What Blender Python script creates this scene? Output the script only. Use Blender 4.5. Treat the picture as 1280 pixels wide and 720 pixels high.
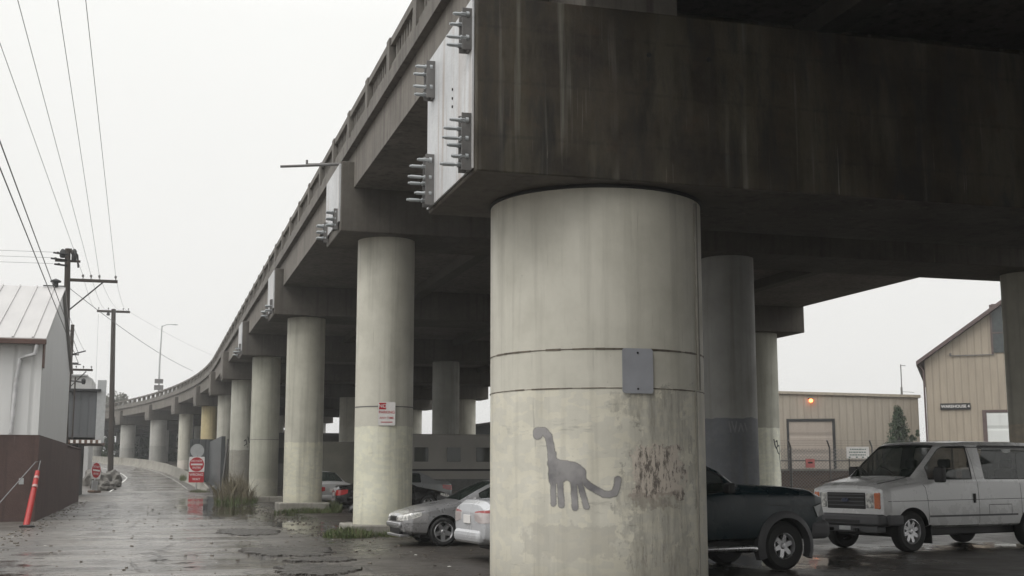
import bpy, bmesh, math, random
from mathutils import Vector, Matrix, noise as mn
from mathutils.bvhtree import BVHTree
random.seed(7)
PI = math.pi
for o in list(bpy.data.objects): bpy.data.objects.remove(o, do_unlink=True)
S = bpy.context.scene
C = S.collection
# ---------------------------------------------------------------- camera
cd = bpy.data.cameras.new('camera'); cam = bpy.data.objects.new('camera', cd); C.objects.link(cam)
cam.location = (0, 0, 1.65); cam.rotation_euler = (math.radians(90+8.42), 0, math.radians(-16.19))
cd.sensor_width = 36; cd.lens = 43.31; cd.clip_start = .1; cd.clip_end = 6000
S.camera = cam
S.view_settings.view_transform = 'Standard'; S.view_settings.look = 'None'
S.view_settings.exposure = 0.0; S.view_settings.gamma = 1.0
# ---------------------------------------------------------------- sky: overcast, brighter overhead
SUN_EL, SUN_AZ = math.radians(48), math.radians(235)
W = bpy.data.worlds.new('World'); S.world = W; W.use_nodes = True
nt = W.node_tree; N = nt.nodes; L = nt.links; N.clear()
out = N.new('ShaderNodeOutputWorld'); bg = N.new('ShaderNodeBackground'); L.new(bg.outputs[0], out.inputs[0])
sky = N.new('ShaderNodeTexSky'); sky.sky_type = 'NISHITA'; sky.sun_disc = False
sky.sun_elevation = SUN_EL; sky.sun_rotation = SUN_AZ; sky.dust_density = 6; sky.air_density = 2
hs = N.new('ShaderNodeHueSaturation'); hs.inputs['Saturation'].default_value = .12; L.new(sky.outputs[0], hs.inputs['Color'])
tc = N.new('ShaderNodeTexCoord'); sx = N.new('ShaderNodeSeparateXYZ'); L.new(tc.outputs['Generated'], sx.inputs[0])
rp = N.new('ShaderNodeValToRGB'); L.new(sx.outputs['Z'], rp.inputs[0])
cr = rp.color_ramp; cr.elements[0].position = 0; cr.elements[0].color = (8.7, 8.65, 8.45, 1)
cr.elements[1].position = 1; cr.elements[1].color = (23, 23, 23, 1)
e = cr.elements.new(.12); e.color = (8.8, 8.75, 8.55, 1)
e = cr.elements.new(.35); e.color = (9.4, 9.4, 9.15, 1)
cn = N.new('ShaderNodeTexNoise'); cn.inputs['Scale'].default_value = 1.6; cn.inputs['Detail'].default_value = 4; L.new(tc.outputs['Generated'], cn.inputs['Vector'])
cm = N.new('ShaderNodeMapRange'); L.new(cn.outputs[0], cm.inputs[0]); cm.inputs[3].default_value = .94; cm.inputs[4].default_value = 1.06
mu = N.new('ShaderNodeVectorMath'); mu.operation = 'SCALE'; L.new(rp.outputs[0], mu.inputs[0]); L.new(cm.outputs[0], mu.inputs['Scale'])
mx = N.new('ShaderNodeMix'); mx.data_type = 'RGBA'; mx.inputs[0].default_value = .93
L.new(hs.outputs[0], mx.inputs[6]); L.new(mu.outputs[0], mx.inputs[7])
L.new(mx.outputs[2], bg.inputs[0]); bg.inputs[1].default_value = .107
sl = bpy.data.lights.new('sun', 'SUN'); sl.energy = 1.0; sl.angle = math.radians(35); sl.color = (1, .97, .92)
so = bpy.data.objects.new('sun', sl); C.objects.link(so)
so.rotation_euler = Vector((-math.sin(math.radians(60))*math.cos(SUN_EL), -math.cos(math.radians(60))*math.cos(SUN_EL), math.sin(SUN_EL))).to_track_quat('Z', 'Y').to_euler()
sky.sun_rotation = math.radians(240)

# ================================================================ helpers
class G:
    """small node graph wrapper"""
    def __init__(s, name):
        s.m = bpy.data.materials.new(name); s.m.use_nodes = True
        s.t = s.m.node_tree; s.p = s.t.nodes['Principled BSDF']
    def n(s, ty, **k):
        x = s.t.nodes.new('ShaderNode'+ty)
        for a, b in k.items(): setattr(x, a, b)
        return x
    def l(s, a, b): s.t.links.new(a, b)
    def coord(s, scale=(1, 1, 1), kind='Object'):
        c = s.n('TexCoord'); m = s.n('Mapping'); s.l(c.outputs[kind], m.inputs[0]); m.inputs['Scale'].default_value = scale
        return m.outputs[0]
    def noise(s, vec, scale=1, detail=6, rough=.6, dist=0):
        x = s.n('TexNoise'); s.l(vec, x.inputs['Vector']); x.inputs['Scale'].default_value = scale
        x.inputs['Detail'].default_value = detail; x.inputs['Roughness'].default_value = rough; x.inputs['Distortion'].default_value = dist
        return x.outputs[0]
    def rng(s, v, a, b, c=0., d=1., smooth=False):
        x = s.n('MapRange'); s.l(v, x.inputs[0]); x.inputs[1].default_value = a; x.inputs[2].default_value = b
        x.inputs[3].default_value = c; x.inputs[4].default_value = d
        if smooth: x.interpolation_type = 'SMOOTHSTEP'
        return x.outputs[0]
    def math(s, op, a, b=None, clamp=False):
        x = s.n('Math', operation=op, use_clamp=clamp)
        for i, v in enumerate((a, b)):
            if v is None: continue
            if isinstance(v, (int, float)): x.inputs[i].default_value = v
            else: s.l(v, x.inputs[i])
        return x.outputs[0]
    def mix(s, f, a, b, bt='MIX'):
        x = s.n('Mix', data_type='RGBA', blend_type=bt)
        for i, v in ((0, f), (6, a), (7, b)):
            if isinstance(v, (int, float)): x.inputs[i].default_value = v
            elif isinstance(v, tuple): x.inputs[i].default_value = v if len(v) == 4 else (*v, 1)
            else: s.l(v, x.inputs[i])
        return x.outputs[2]
    def bump(s, h, st=.3, d=.02):
        x = s.n('Bump'); x.inputs['Strength'].default_value = st; x.inputs['Distance'].default_value = d
        s.l(h, x.inputs['Height']); s.l(x.outputs[0], s.p.inputs['Normal'])
    def col(s, c): s.l(c, s.p.inputs['Base Color'])
    def ro(s, v):
        if isinstance(v, (int, float)): s.p.inputs['Roughness'].default_value = v
        else: s.l(v, s.p.inputs['Roughness'])

def simple(name, col, rough=.6, metal=0, var=.25, scale=4, bump=.1, coat=0, spec=.5, stretch=(1, 1, 1)):
    g = G(name); v = g.coord(stretch)
    n = g.noise(v, scale, 5)
    a = tuple(c*(1-var) for c in col); b = tuple(min(1, c*(1+var)) for c in col)
    g.col(g.mix(g.rng(n, .3, .7), a, b)); g.ro(g.rng(n, .3, .7, max(0, rough-.08), min(1, rough+.08)))
    g.p.inputs['Metallic'].default_value = metal; g.p.inputs['Specular IOR Level'].default_value = spec
    if coat: g.p.inputs['Coat Weight'].default_value = coat; g.p.inputs['Coat Roughness'].default_value = .06
    if bump: g.bump(g.noise(v, scale*6, 4), bump, .01)
    return g.m

def concrete(name, a, b, streak=(.3, .28, .24), sk=.5, stain=(.04, .035, .03), st=.5, board=0, rough=.85):
    """weathered concrete: blotches, vertical runs of lime and of dirt"""
    g = G(name); v = g.coord()
    n1 = g.noise(v, .7, 8, .65); n2 = g.noise(v, 6, 6, .7)
    c = g.mix(g.rng(n1, .3, .7), a, b)
    c = g.mix(g.rng(n2, .35, .75, 0, .35), c, tuple(x*.6 for x in a))
    vs = g.coord((5, 5, .25)); s1 = g.noise(vs, 1, 5, .6)
    c = g.mix(g.math('MULTIPLY', g.rng(s1, .5, .72), st), c, stain)
    vl = g.coord((7, 7, .12)); s2 = g.noise(vl, 1.1, 3, .5); msk = g.noise(v, .5, 3)
    c = g.mix(g.math('MULTIPLY', g.math('MULTIPLY', g.rng(s2, .64, .7), g.rng(msk, .45, .6)), sk), c, streak)
    if board:
        w = g.n('TexWave', wave_type='BANDS', bands_direction='Z'); g.l(v, w.inputs[0]); w.inputs['Scale'].default_value = board; w.inputs['Distortion'].default_value = .4
        c = g.mix(g.rng(w.outputs[0], .0, .08, .35, 0), c, tuple(x*.5 for x in a))
    g.col(c); g.ro(rough); g.bump(g.math('ADD', n2, g.noise(v, 25, 4)), .35, .02)
    return g.m

class MB:
    def __init__(s): s.v = []; s.f = []; s.mi = []
    def add(s, vs, fs, mi=0):
        b = len(s.v); s.v += [tuple(p) for p in vs]; s.f += [tuple(b+i for i in f) for f in fs]; s.mi += [mi]*len(fs); return s
    def box(s, x0, x1, y0, y1, z0, z1, mi=0, M=None):
        vs = [Vector(p) for p in ((x0, y0, z0), (x1, y0, z0), (x1, y1, z0), (x0, y1, z0), (x0, y0, z1), (x1, y0, z1), (x1, y1, z1), (x0, y1, z1))]
        if M: vs = [M @ p for p in vs]
        return s.add(vs, [(3, 2, 1, 0), (4, 5, 6, 7), (0, 1, 5, 4), (1, 2, 6, 5), (2, 3, 7, 6), (3, 0, 4, 7)], mi)
    def tube(s, pts, r, n=8, mi=0, caps=True):
        pts = [Vector(p) for p in pts]; rs = r if isinstance(r, (list, tuple)) else [r]*len(pts)
        vs = []; fs = []
        for i, p in enumerate(pts):
            d = (pts[min(i+1, len(pts)-1)]-pts[max(i-1, 0)]).normalized()
            a = d.orthogonal().normalized() if i == 0 else (a-d*a.dot(d)).normalized()
            b = d.cross(a)
            for k in range(n):
                t = 2*PI*k/n; vs.append(p+(a*math.cos(t)+b*math.sin(t))*rs[i])
        for i in range(len(pts)-1):
            for k in range(n):
                k2 = (k+1) % n; fs.append((i*n+k, i*n+k2, (i+1)*n+k2, (i+1)*n+k))
        if caps: fs.append(tuple(range(n))[::-1]); fs.append(tuple((len(pts)-1)*n+k for k in range(n)))
        return s.add(vs, fs, mi)
    def lathe(s, prof, n=32, M=None, mi=0, close=False):
        """prof: (r,z) list, around z axis"""
        vs = []; fs = []
        for (r, z) in prof:
            for k in range(n):
                t = 2*PI*k/n; vs.append(Vector((r*math.cos(t), r*math.sin(t), z)))
        m = len(prof)
        for i in range(m if close else m-1):
            j = (i+1) % m
            for k in range(n):
                k2 = (k+1) % n; fs.append((i*n+k, i*n+k2, j*n+k2, j*n+k))
        if not close:
            fs.append(tuple(range(n))[::-1]); fs.append(tuple((m-1)*n+k for k in range(n)))
        if M: vs = [M @ p for p in vs]
        return s.add(vs, fs, mi)
    def prism(s, poly, h, M=None, mi=0):
        """poly in local xy, extruded to z=h"""
        n = len(poly); vs = [Vector((x, y, 0)) for x, y in poly]+[Vector((x, y, h)) for x, y in poly]
        if M: vs = [M @ p for p in vs]
        return s.add(vs, [tuple(range(n))[::-1], tuple(range(n, 2*n))]+[(i, (i+1) % n, n+(i+1) % n, n+i) for i in range(n)], mi)
    def build(s, name, mats, parent=None, smooth=False, bevel=0, label=None, loc=None, seg=2):
        me = bpy.data.meshes.new(name); me.from_pydata(s.v, [], s.f); me.update()
        for m in (mats if isinstance(mats, (list, tuple)) else [mats]): me.materials.append(m)
        for p, i in zip(me.polygons, s.mi): p.material_index = i
        o = bpy.data.objects.new(name, me); C.objects.link(o)
        if parent: o.parent = parent
        if loc: o.location = loc
        if smooth: shade(me)
        if bevel:
            b = o.modifiers.new('b', 'BEVEL'); b.width = bevel; b.segments = seg; b.limit_method = 'ANGLE'; b.angle_limit = math.radians(40)
        if label: o['label'] = label
        return o
def shade(me, ang=38):
    me.shade_smooth()
    try: me.set_sharp_from_angle(angle=math.radians(ang))
    except Exception: pass
def tag(o, label=None, cat=None, group=None, kind=None):
    if label: o['label'] = label
    if cat: o['category'] = cat
    if group: o['group'] = group
    if kind: o['kind'] = kind
    return o
def empty(name, loc, rz=0, label=None, cat=None, group=None, scale=1):
    o = bpy.data.objects.new(name, None); C.objects.link(o); o.location = loc; o.rotation_euler = (0, 0, rz); o.scale = (scale,)*3
    return tag(o, label, cat, group)
def copy_tree(o, parent=None):
    c = o.copy(); C.objects.link(c); c.parent = parent
    for ch in [x for x in bpy.data.objects if x.parent == o]: copy_tree(ch, c)
    return c
def text(body, size, mat, M, name, parent, depth=.002):
    cu = bpy.data.curves.new('t', 'FONT'); cu.body = body; cu.size = size; cu.align_x = 'CENTER'; cu.align_y = 'CENTER'; cu.extrude = depth; cu.offset = size*.012
    to = bpy.data.objects.new('t', cu); C.objects.link(to)
    bpy.context.view_layer.update()
    me = bpy.data.meshes.new_from_object(to.evaluated_get(bpy.context.evaluated_depsgraph_get()))
    bpy.data.objects.remove(to, do_unlink=True)
    me.transform(M); me.materials.clear(); me.materials.append(mat)
    o = bpy.data.objects.new(name, me); C.objects.link(o); o.parent = parent
    return o
def facing(loc, rz, width_scale=1):
    """text/sign matrix: local x right, local y up, normal towards -Y rotated by rz"""
    return Matrix.Translation(loc) @ Matrix.Rotation(rz, 4, 'Z') @ Matrix.Rotation(PI/2, 4, 'X') @ Matrix.Diagonal((width_scale, 1, 1, 1))

# ================================================================ materials
M_CONC = concrete('weathered_concrete', (.085, .076, .065), (.15, .137, .118), st=.6, sk=.35)
M_FASC = concrete('fascia_concrete', (.135, .122, .106), (.22, .20, .175), st=.7, sk=.3, streak=(.4, .39, .36))
M_PARA = concrete('parapet_concrete', (.13, .12, .105), (.20, .185, .165), st=.7, sk=.3)
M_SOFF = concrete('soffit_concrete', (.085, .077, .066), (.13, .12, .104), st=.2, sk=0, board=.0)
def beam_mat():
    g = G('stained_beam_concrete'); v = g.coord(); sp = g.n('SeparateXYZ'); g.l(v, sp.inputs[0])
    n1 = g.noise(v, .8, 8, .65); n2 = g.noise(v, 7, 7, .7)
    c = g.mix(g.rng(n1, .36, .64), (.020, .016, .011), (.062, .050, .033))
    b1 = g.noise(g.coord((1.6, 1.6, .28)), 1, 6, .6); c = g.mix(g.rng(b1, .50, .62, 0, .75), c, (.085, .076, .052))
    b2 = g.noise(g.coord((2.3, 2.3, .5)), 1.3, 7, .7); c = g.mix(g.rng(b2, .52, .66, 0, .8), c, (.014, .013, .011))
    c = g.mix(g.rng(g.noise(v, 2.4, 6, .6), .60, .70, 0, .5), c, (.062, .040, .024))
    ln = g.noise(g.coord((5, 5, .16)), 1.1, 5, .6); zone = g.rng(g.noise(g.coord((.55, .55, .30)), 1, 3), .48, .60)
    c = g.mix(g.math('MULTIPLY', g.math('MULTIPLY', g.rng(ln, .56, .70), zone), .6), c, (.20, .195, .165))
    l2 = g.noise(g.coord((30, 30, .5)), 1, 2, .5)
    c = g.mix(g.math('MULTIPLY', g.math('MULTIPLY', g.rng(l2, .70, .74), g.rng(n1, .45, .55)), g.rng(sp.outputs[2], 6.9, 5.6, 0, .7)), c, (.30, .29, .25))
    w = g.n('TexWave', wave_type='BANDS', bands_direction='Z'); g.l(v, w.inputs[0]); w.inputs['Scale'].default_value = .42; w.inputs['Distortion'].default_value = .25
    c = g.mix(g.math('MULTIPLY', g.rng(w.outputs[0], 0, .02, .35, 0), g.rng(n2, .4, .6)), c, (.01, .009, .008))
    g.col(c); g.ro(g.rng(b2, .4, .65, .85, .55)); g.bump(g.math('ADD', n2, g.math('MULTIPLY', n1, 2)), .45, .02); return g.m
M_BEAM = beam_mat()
M_PED = concrete('pedestal_concrete', (.22, .21, .18), (.36, .34, .30), st=.5, sk=0)
M_GALV = simple('galvanised_steel', (.42, .44, .45), .42, .55, .12, 3, .05)
M_PLATE = concrete('galvanised_end_plate', (.50, .51, .52), (.66, .67, .68), streak=(.74, .74, .73), sk=.5, stain=(.26, .17, .11), st=.6, rough=.5)
M_BRKT = simple('dull_steel_bracket', (.16, .155, .15), .6, .4, .2, 6)
M_DARK = simple('black_trim', (.012, .012, .012), .55, 0, .2)
M_RUBBER = simple('tyre_rubber', (.018, .018, .018), .75, 0, .3, 12, .3)
M_RIM = simple('alloy_rim', (.55, .55, .56), .3, .85, .1, 6)
M_RED = simple('sign_red', (.42, .012, .02), .4, 0, .12, 5, .02)
M_WHITE = simple('sign_white', (.72, .70, .68), .45, 0, .1, 5, .02)
M_BACK = simple('sign_aluminium', (.42, .43, .43), .5, .5, .12, 4, .02)
M_WOOD = simple('creosoted_wood', (.035, .026, .02), .85, 0, .35, 3, .5, stretch=(4, 4, .4))
M_WIRE = simple('cable', (.16, .16, .16), .6, 0, .1)
M_BWOOD = simple('brown_boards', (.13, .085, .06), .8, 0, .3, 2, .4, stretch=(1, 1, 6))
M_GREY = simple('grey_metal_sheet', (.10, .105, .11), .6, .2, .25, 1, .1, stretch=(2, 2, .4))

def paint_column(name, up, low, zb, rough=.55, peel=None, patch=None, seed=0., grime=.5):
    """painted column casing: upper coat, graffiti cover coat below zb, dirt runs; optional peeled area and repaint patch"""
    up = tuple(x*1.20 for x in up); low = tuple(min(.72, x*1.22) for x in low)
    g = G(name); v = g.coord(); vm = g.n('Mapping'); g.l(v, vm.inputs[0]); vm.inputs['Location'].default_value = (seed, seed*2, seed*.5); v2 = vm.outputs[0]
    sp = g.n('SeparateXYZ'); g.l(v, sp.inputs[0]); z = sp.outputs['Z']
    wob = g.math('MULTIPLY', g.math('SUBTRACT', g.noise(v2, 2.2, 4), .5), .18)
    below = g.rng(g.math('ADD', z, wob), zb-.01, zb+.01, 1, 0)
    c = g.mix(below, up, low)
    n = g.noise(v2, 1.1, 7, .65); c = g.mix(g.rng(n, .35, .7, 0, 1), c, (.80, .80, .79), 'MULTIPLY')
    # roller patches of a slightly different cover coat
    br = g.n('TexVoronoi', feature='F1', distance='CHEBYCHEV'); mv = g.n('Mapping'); g.l(v2, mv.inputs[0]); mv.inputs['Scale'].default_value = (1.2, 1.2, 2.1); g.l(mv.outputs[0], br.inputs['Vector'])
    rs = g.n('SeparateColor'); g.l(br.outputs['Color'], rs.inputs[0])
    c = g.mix(g.math('MULTIPLY', below, g.rng(rs.outputs[0], .0, 1., 0, .22)), c, tuple(x*.8 for x in low))
    c = g.mix(g.math('MULTIPLY', below, g.rng(rs.outputs[1], .55, .6, 0, 1)), c, (1.08, 1.07, 1.04), 'MULTIPLY')
    # vertical dirt runs
    ms = g.n('Mapping'); g.l(v2, ms.inputs[0]); ms.inputs['Scale'].default_value = (4, 4, .18)
    s1 = g.noise(ms.outputs[0], 1, 5, .6); c = g.mix(g.rng(s1, .5, .78, 0, grime), c, (.13, .12, .095))
    ms2 = g.n('Mapping'); g.l(v2, ms2.inputs[0]); ms2.inputs['Scale'].default_value = (9, 9, .5)
    s2 = g.noise(ms2.outputs[0], 1, 4, .7); c = g.mix(g.rng(s2, .66, .74, 0, .35), c, (.16, .15, .13))
    # splash dirt at the foot
    c = g.mix(g.rng(g.math('ADD', z, g.math('MULTIPLY', n, .5)), .3, 1.0, .45, 0), c, (.14, .125, .10))
    # horizontal scuffs and roller edges, air holes, hairline drips
    mh_ = g.n('Mapping'); g.l(v2, mh_.inputs[0]); mh_.inputs['Scale'].default_value = (1.3, 1.3, 7)
    c = g.mix(g.math('MULTIPLY', below, g.rng(g.noise(mh_.outputs[0], 1.1, 8, .75), .60, .68, 0, .5)), c, (.26, .25, .21))
    md_ = g.n('Mapping'); g.l(v2, md_.inputs[0]); md_.inputs['Scale'].default_value = (22, 22, .7)
    c = g.mix(g.rng(g.noise(md_.outputs[0], 1, 3, .6), .68, .76, 0, .4), c, (.12, .105, .08))
    # specks
    sk = g.noise(v2, 38, 2, .5); c = g.mix(g.rng(sk, .74, .78, 0, .5), c, (.07, .06, .05))
    if peel or patch:
        at = g.math('ARCTAN2', sp.outputs['Y'], sp.outputs['X'])
    def boxmask(a0, a1, z0, z1, soft=.12, sz=.1):
        na = g.noise(v2, 3, 5, .7); nz = g.noise(v2, 5, 5, .7)
        a = g.math('ADD', at, g.math('MULTIPLY', g.math('SUBTRACT', na, .5), soft*9))
        zz = g.math('ADD', z, g.math('MULTIPLY', g.math('SUBTRACT', nz, .5), sz*9))
        m = g.math('MULTIPLY', g.rng(a, a0, a0+soft*.4), g.rng(a, a1-soft*.4, a1, 1, 0))
        return g.math('MULTIPLY', m, g.math('MULTIPLY', g.rng(zz, z0, z0+sz*.4), g.rng(zz, z1-sz*.4, z1, 1, 0)))
    hgt = s1
    for p in (patch or []):
        c = g.mix(g.math('MULTIPLY', boxmask(*p[0]), p[2]), c, p[1])
    if peel:
        # grimy zone round the damage, then torn paint
        zone = boxmask(math.radians(-97), math.radians(-52), .0, 2.75, .16, .12)
        mg = g.n('Mapping'); g.l(v2, mg.inputs[0]); mg.inputs['Scale'].default_value = (6, 6, 1.1)
        dn = g.noise(mg.outputs[0], 1.6, 7, .75)
        c = g.mix(g.math('MULTIPLY', zone, g.rng(dn, .42, .66, .14, .62)), c, (.15, .14, .125))
        core = boxmask(math.radians(-92), math.radians(-60), 1.28, 1.98, .07, .05)
        core2 = boxmask(math.radians(-92), math.radians(-66), .3, 1.2, .10, .07)
        mt = g.n('Mapping'); g.l(v2, mt.inputs[0]); mt.inputs['Scale'].default_value = (9, 9, 2.4)
        tn = g.noise(mt.outputs[0], 1.5, 9, .8)
        torn = g.math('MULTIPLY', g.rng(tn, .492, .525), g.rng(g.noise(v2, 4.5, 4), .38, .50))
        c = g.mix(core, c, (.56, .50, .43))
        c = g.mix(g.math('MULTIPLY', core, torn), c, (.15, .13, .112))
        c = g.mix(g.math('MULTIPLY', core, g.rng(tn, .40, .37)), c, (.62, .57, .50))
        c = g.mix(g.math('MULTIPLY', core2, g.rng(tn, .55, .60, 0, .6)), c, (.20, .185, .165))
        under = boxmask(math.radians(-92), math.radians(-66), 1.12, 1.36, .07, .04)
        c = g.mix(g.math('MULTIPLY', g.math('MULTIPLY', under, .5), g.rng(g.noise(v2, 6, 3), .38, .5)), c, (.20, .165, .14))
        hgt = g.math('ADD', s1, g.math('MULTIPLY', g.math('MULTIPLY', core, torn), -2.5))
    g.col(c); g.ro(g.rng(n, .3, .7, rough-.1, rough+.15))
    g.bump(g.math('ADD', hgt, g.math('MULTIPLY', g.noise(v2, 14, 4), .5)), .25, .015)
    return g.m
UP = (.51, .495, .425); LO = (.59, .572, .475)

# ================================================================ ground
def sst(a, b, x):
    t = max(0, min(1, (x-a)/(b-a))); return t*t*(3-2*t)
def ramp(y): return 2.55*sst(98, 172, y) + .25*sst(98, 112, y)
def gz(x, y):
    und = .035*mn.noise(Vector((x*.16, y*.12, 0)))+.012*mn.noise(Vector((x*.6, y*.6, 3)))
    return und*(1 if y < 98 else .4) + ramp(y)*(1-sst(5.2, 8.5, x-max(0, 0)))*sst(-60, -30, x)*(1-sst(200, 240, y))
def frange(a, b, st):
    r = []; x = a
    while x < b-1e-6: r.append(x); x += st
    return r
xs = [-2500, -800, -300, -120, -60]+frange(-40, -12, 2)+frange(-12, 20, .35)+frange(20, 60, 1.5)+[60, 80, 120, 200, 400, 900, 2500]
ys = [-900, -300, -100, -40]+frange(-20, 10, 2)+frange(10, 60, .4)+frange(60, 200, 1.5)+[200, 230, 280, 400, 700, 1500, 3000]
gm = MB(); gm.add([(x, y, gz(x, y)) for y in ys for x in xs], [(j*len(xs)+i, j*len(xs)+i+1, (j+1)*len(xs)+i+1, (j+1)*len(xs)+i) for j in range(len(ys)-1) for i in range(len(xs)-1)])
g = G('wet_asphalt'); v = g.coord(); sp = g.n('SeparateXYZ'); g.l(v, sp.inputs[0]); X, Y = sp.outputs[0], sp.outputs[1]
n1 = g.noise(v, .35, 6, .6); n2 = g.noise(v, 1.6, 7, .65); n3 = g.noise(v, 45, 3, .6); n4 = g.noise(v, 7, 6, .7)
road = g.rng(g.math('ADD', X, g.math('MULTIPLY', n1, 3)), 4.2, 6.6, 1, 0, True)
c = g.mix(road, (.032, .028, .024), (.125, .114, .10))
c = g.mix(g.rng(n2, .35, .65, 0, .75), c, g.mix(road, (.06, .052, .044), (.26, .24, .215)))
c = g.mix(g.rng(n4, .5, .7, 0, .6), c, (.03, .028, .026))
wv = g.n('Mapping'); g.l(v, wv.inputs[0]); wv.inputs['Scale'].default_value = (.11, .55, 1)
nb = g.noise(wv.outputs[0], 1, 5, .6)                       # patches laid across the lane
c = g.mix(g.rng(nb, .52, .54, 0, .6), c, (.042, .037, .032))
br_ = g.noise(v, .22, 4, .6); c = g.mix(g.rng(br_, .5, .62, 0, .4), c, (.075, .058, .042))
lv = g.n('Mapping'); g.l(v, lv.inputs[0]); lv.inputs['Scale'].default_value = (.9, .06, 1); rut = g.noise(lv.outputs[0], 1, 4, .6); c = g.mix(g.rng(rut, .5, .62, 0, .55), c, (.035, .032, .028))
c = g.mix(g.math('MULTIPLY', road, g.rng(g.noise(wv.outputs[0], 2.3, 5, .7), .6, .62, 0, .6)), c, (.20, .19, .175))
vc = g.n('TexVoronoi', feature='DISTANCE_TO_EDGE'); g.l(v, vc.inputs['Vector']); vc.inputs['Scale'].default_value = .45
wob = g.n('Mix', data_type='VECTOR'); wob.inputs[0].default_value = .25
crack = g.rng(g.math('ADD', vc.outputs[0], g.math('MULTIPLY', g.math('SUBTRACT', n4, .5), .12)), .0, .02, 1, 0)
c = g.mix(g.math('MULTIPLY', crack, .8), c, (.015, .013, .012))
c = g.mix(g.rng(g.noise(v, 9, 2), .72, .75, 0, .8), c, (.24, .21, .17))     # litter, leaves and grit
def ell(cx, cy, rx, ry, amp=1.0):
    a = g.math('POWER', g.math('ABSOLUTE', g.math('MULTIPLY', g.math('SUBTRACT', X, cx), 1/rx)), 2)
    b = g.math('POWER', g.math('ABSOLUTE', g.math('MULTIPLY', g.math('SUBTRACT', Y, cy), 1/ry)), 2)
    return g.rng(g.math('ADD', a, b), 0, 1.3, amp, 0)
PUD = [(3.2, 62, 2.4, 24, .32), (4.5, 42, 1.3, 13, .30), (4.4, 27, 1.2, 4, .15), (11.3, 20.6, 3.4, 3.0, .20), (3.0, 18.5, 1.6, 2.0, .17), (17.5, 23.5, 4, 2.2, .17), (.5, 24, 2.5, 3, .14), (-2.2, 22, 1.2, 5, .16), (0, 55, 3, 10, .12), (9, 38, 3, 9, .22)]
ps = None
for p in PUD:
    m = ell(*p); ps = m if ps is None else g.math('MAXIMUM', ps, m)
pn = g.math('ADD', g.math('ADD', g.math('MULTIPLY', n2, .5), g.math('MULTIPLY', n4, .22)), g.math('MULTIPLY', n1, .28))
pn = g.math('ADD', pn, g.rng(rut, .4, .7, -.03, .05))
pud = g.rng(g.math('ADD', pn, ps), .64, .675, 0, 1, True)
damp = g.rng(g.math('ADD', pn, ps), .42, .66)
lane = g.math('MULTIPLY', g.rng(g.math('ADD', X, g.math('MULTIPLY', g.math('SUBTRACT', n1, .5), 3)), -2.6, -1.2, 0, 1, True), g.rng(g.math('ADD', X, g.math('MULTIPLY', g.math('SUBTRACT', n1, .5), 3)), 1.8, 3.4, 1, 0, True))
c = g.mix(g.math('MULTIPLY', g.math('SUBTRACT', 1, lane), .45), c, (.056, .048, .040))
c = g.mix(g.math('MULTIPLY', g.rng(Y, 30, 18, 0, 1), g.rng(g.noise(wv.outputs[0], 1.7, 6, .7), .50, .56, 0, .7)), c, (.035, .028, .022))
c = g.mix(pud, c, (.02, .018, .015)); g.col(c)
wet2 = g.noise(wv.outputs[0], 1.4, 6, .65)
r0 = g.math('ADD', g.math('SUBTRACT', g.rng(damp, 0, 1, .52, .24), g.math('MULTIPLY', lane, g.rng(wet2, .38, .58, .02, .30))), g.math('MULTIPLY', g.math('SUBTRACT', n4, .5), .35))
rm = g.n('Mix', data_type='FLOAT'); g.l(pud, rm.inputs[0]); g.l(r0, rm.inputs[2]); rm.inputs[3].default_value = .035; g.ro(rm.outputs[0])
h = g.math('ADD', g.math('MULTIPLY', n3, .35), g.math('ADD', g.math('MULTIPLY', n4, 1.2), g.math('MULTIPLY', nb, 1.5)))
h = g.math('SUBTRACT', h, g.math('MULTIPLY', crack, 1.0))
h = g.math('MULTIPLY', g.math('MULTIPLY', h, g.rng(pud, 0, 1, 1, .03)), g.math('SUBTRACT', 1, g.math('MULTIPLY', lane, g.rng(wet2, .38, .58, .1, .75)))); g.bump(h, .55, .03)
g.p.inputs['Specular IOR Level'].default_value = .5
M_ASPH = g.m
tag(gm.build('ground', M_ASPH, smooth=True), kind='structure')
# broken raised asphalt overlays
def rag(cx, cy, rx, ry, h, seed, n=150):
    rr = random.Random(seed); mb = MB(); top = []; bot = []
    for k in range(n):
        t = 2*PI*k/n; q = 1+.45*mn.noise(Vector((math.cos(t)*1.8, math.sin(t)*1.8, seed)))+.25*mn.noise(Vector((math.cos(t)*6, math.sin(t)*6, seed)))+rr.uniform(-.05, .05)
        x = cx+rx*q*math.cos(t); y = cy+ry*q*math.sin(t); z = gz(x, y)
        top.append((x*.97+cx*.03, y*.97+cy*.03, z+h)); bot.append((x, y, z-.03))
    m = MB(); m.add(top+bot+[(cx, cy, gz(cx, cy)+h)], [(i, (i+1) % n, 2*n) for i in range(n)]+[(n+i, n+(i+1) % n, (i+1) % n, i) for i in range(n)])
    return m
g = G('broken_asphalt'); v = g.coord(); n = g.noise(v, 5, 8, .75); vo = g.n('TexVoronoi'); g.l(v, vo.inputs['Vector']); vo.inputs['Scale'].default_value = 38
c = g.mix(g.rng(n, .35, .65), (.028, .024, .02), (.085, .076, .064)); c = g.mix(g.rng(vo.outputs['Distance'], .12, .3, .5, 0), c, (.16, .145, .125)); g.col(c); g.ro(g.rng(n, .4, .6, .5, .25)); g.bump(g.math('ADD', n, g.math('MULTIPLY', vo.outputs['Distance'], .8)), .9, .04); M_PATCH = g.m
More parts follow.
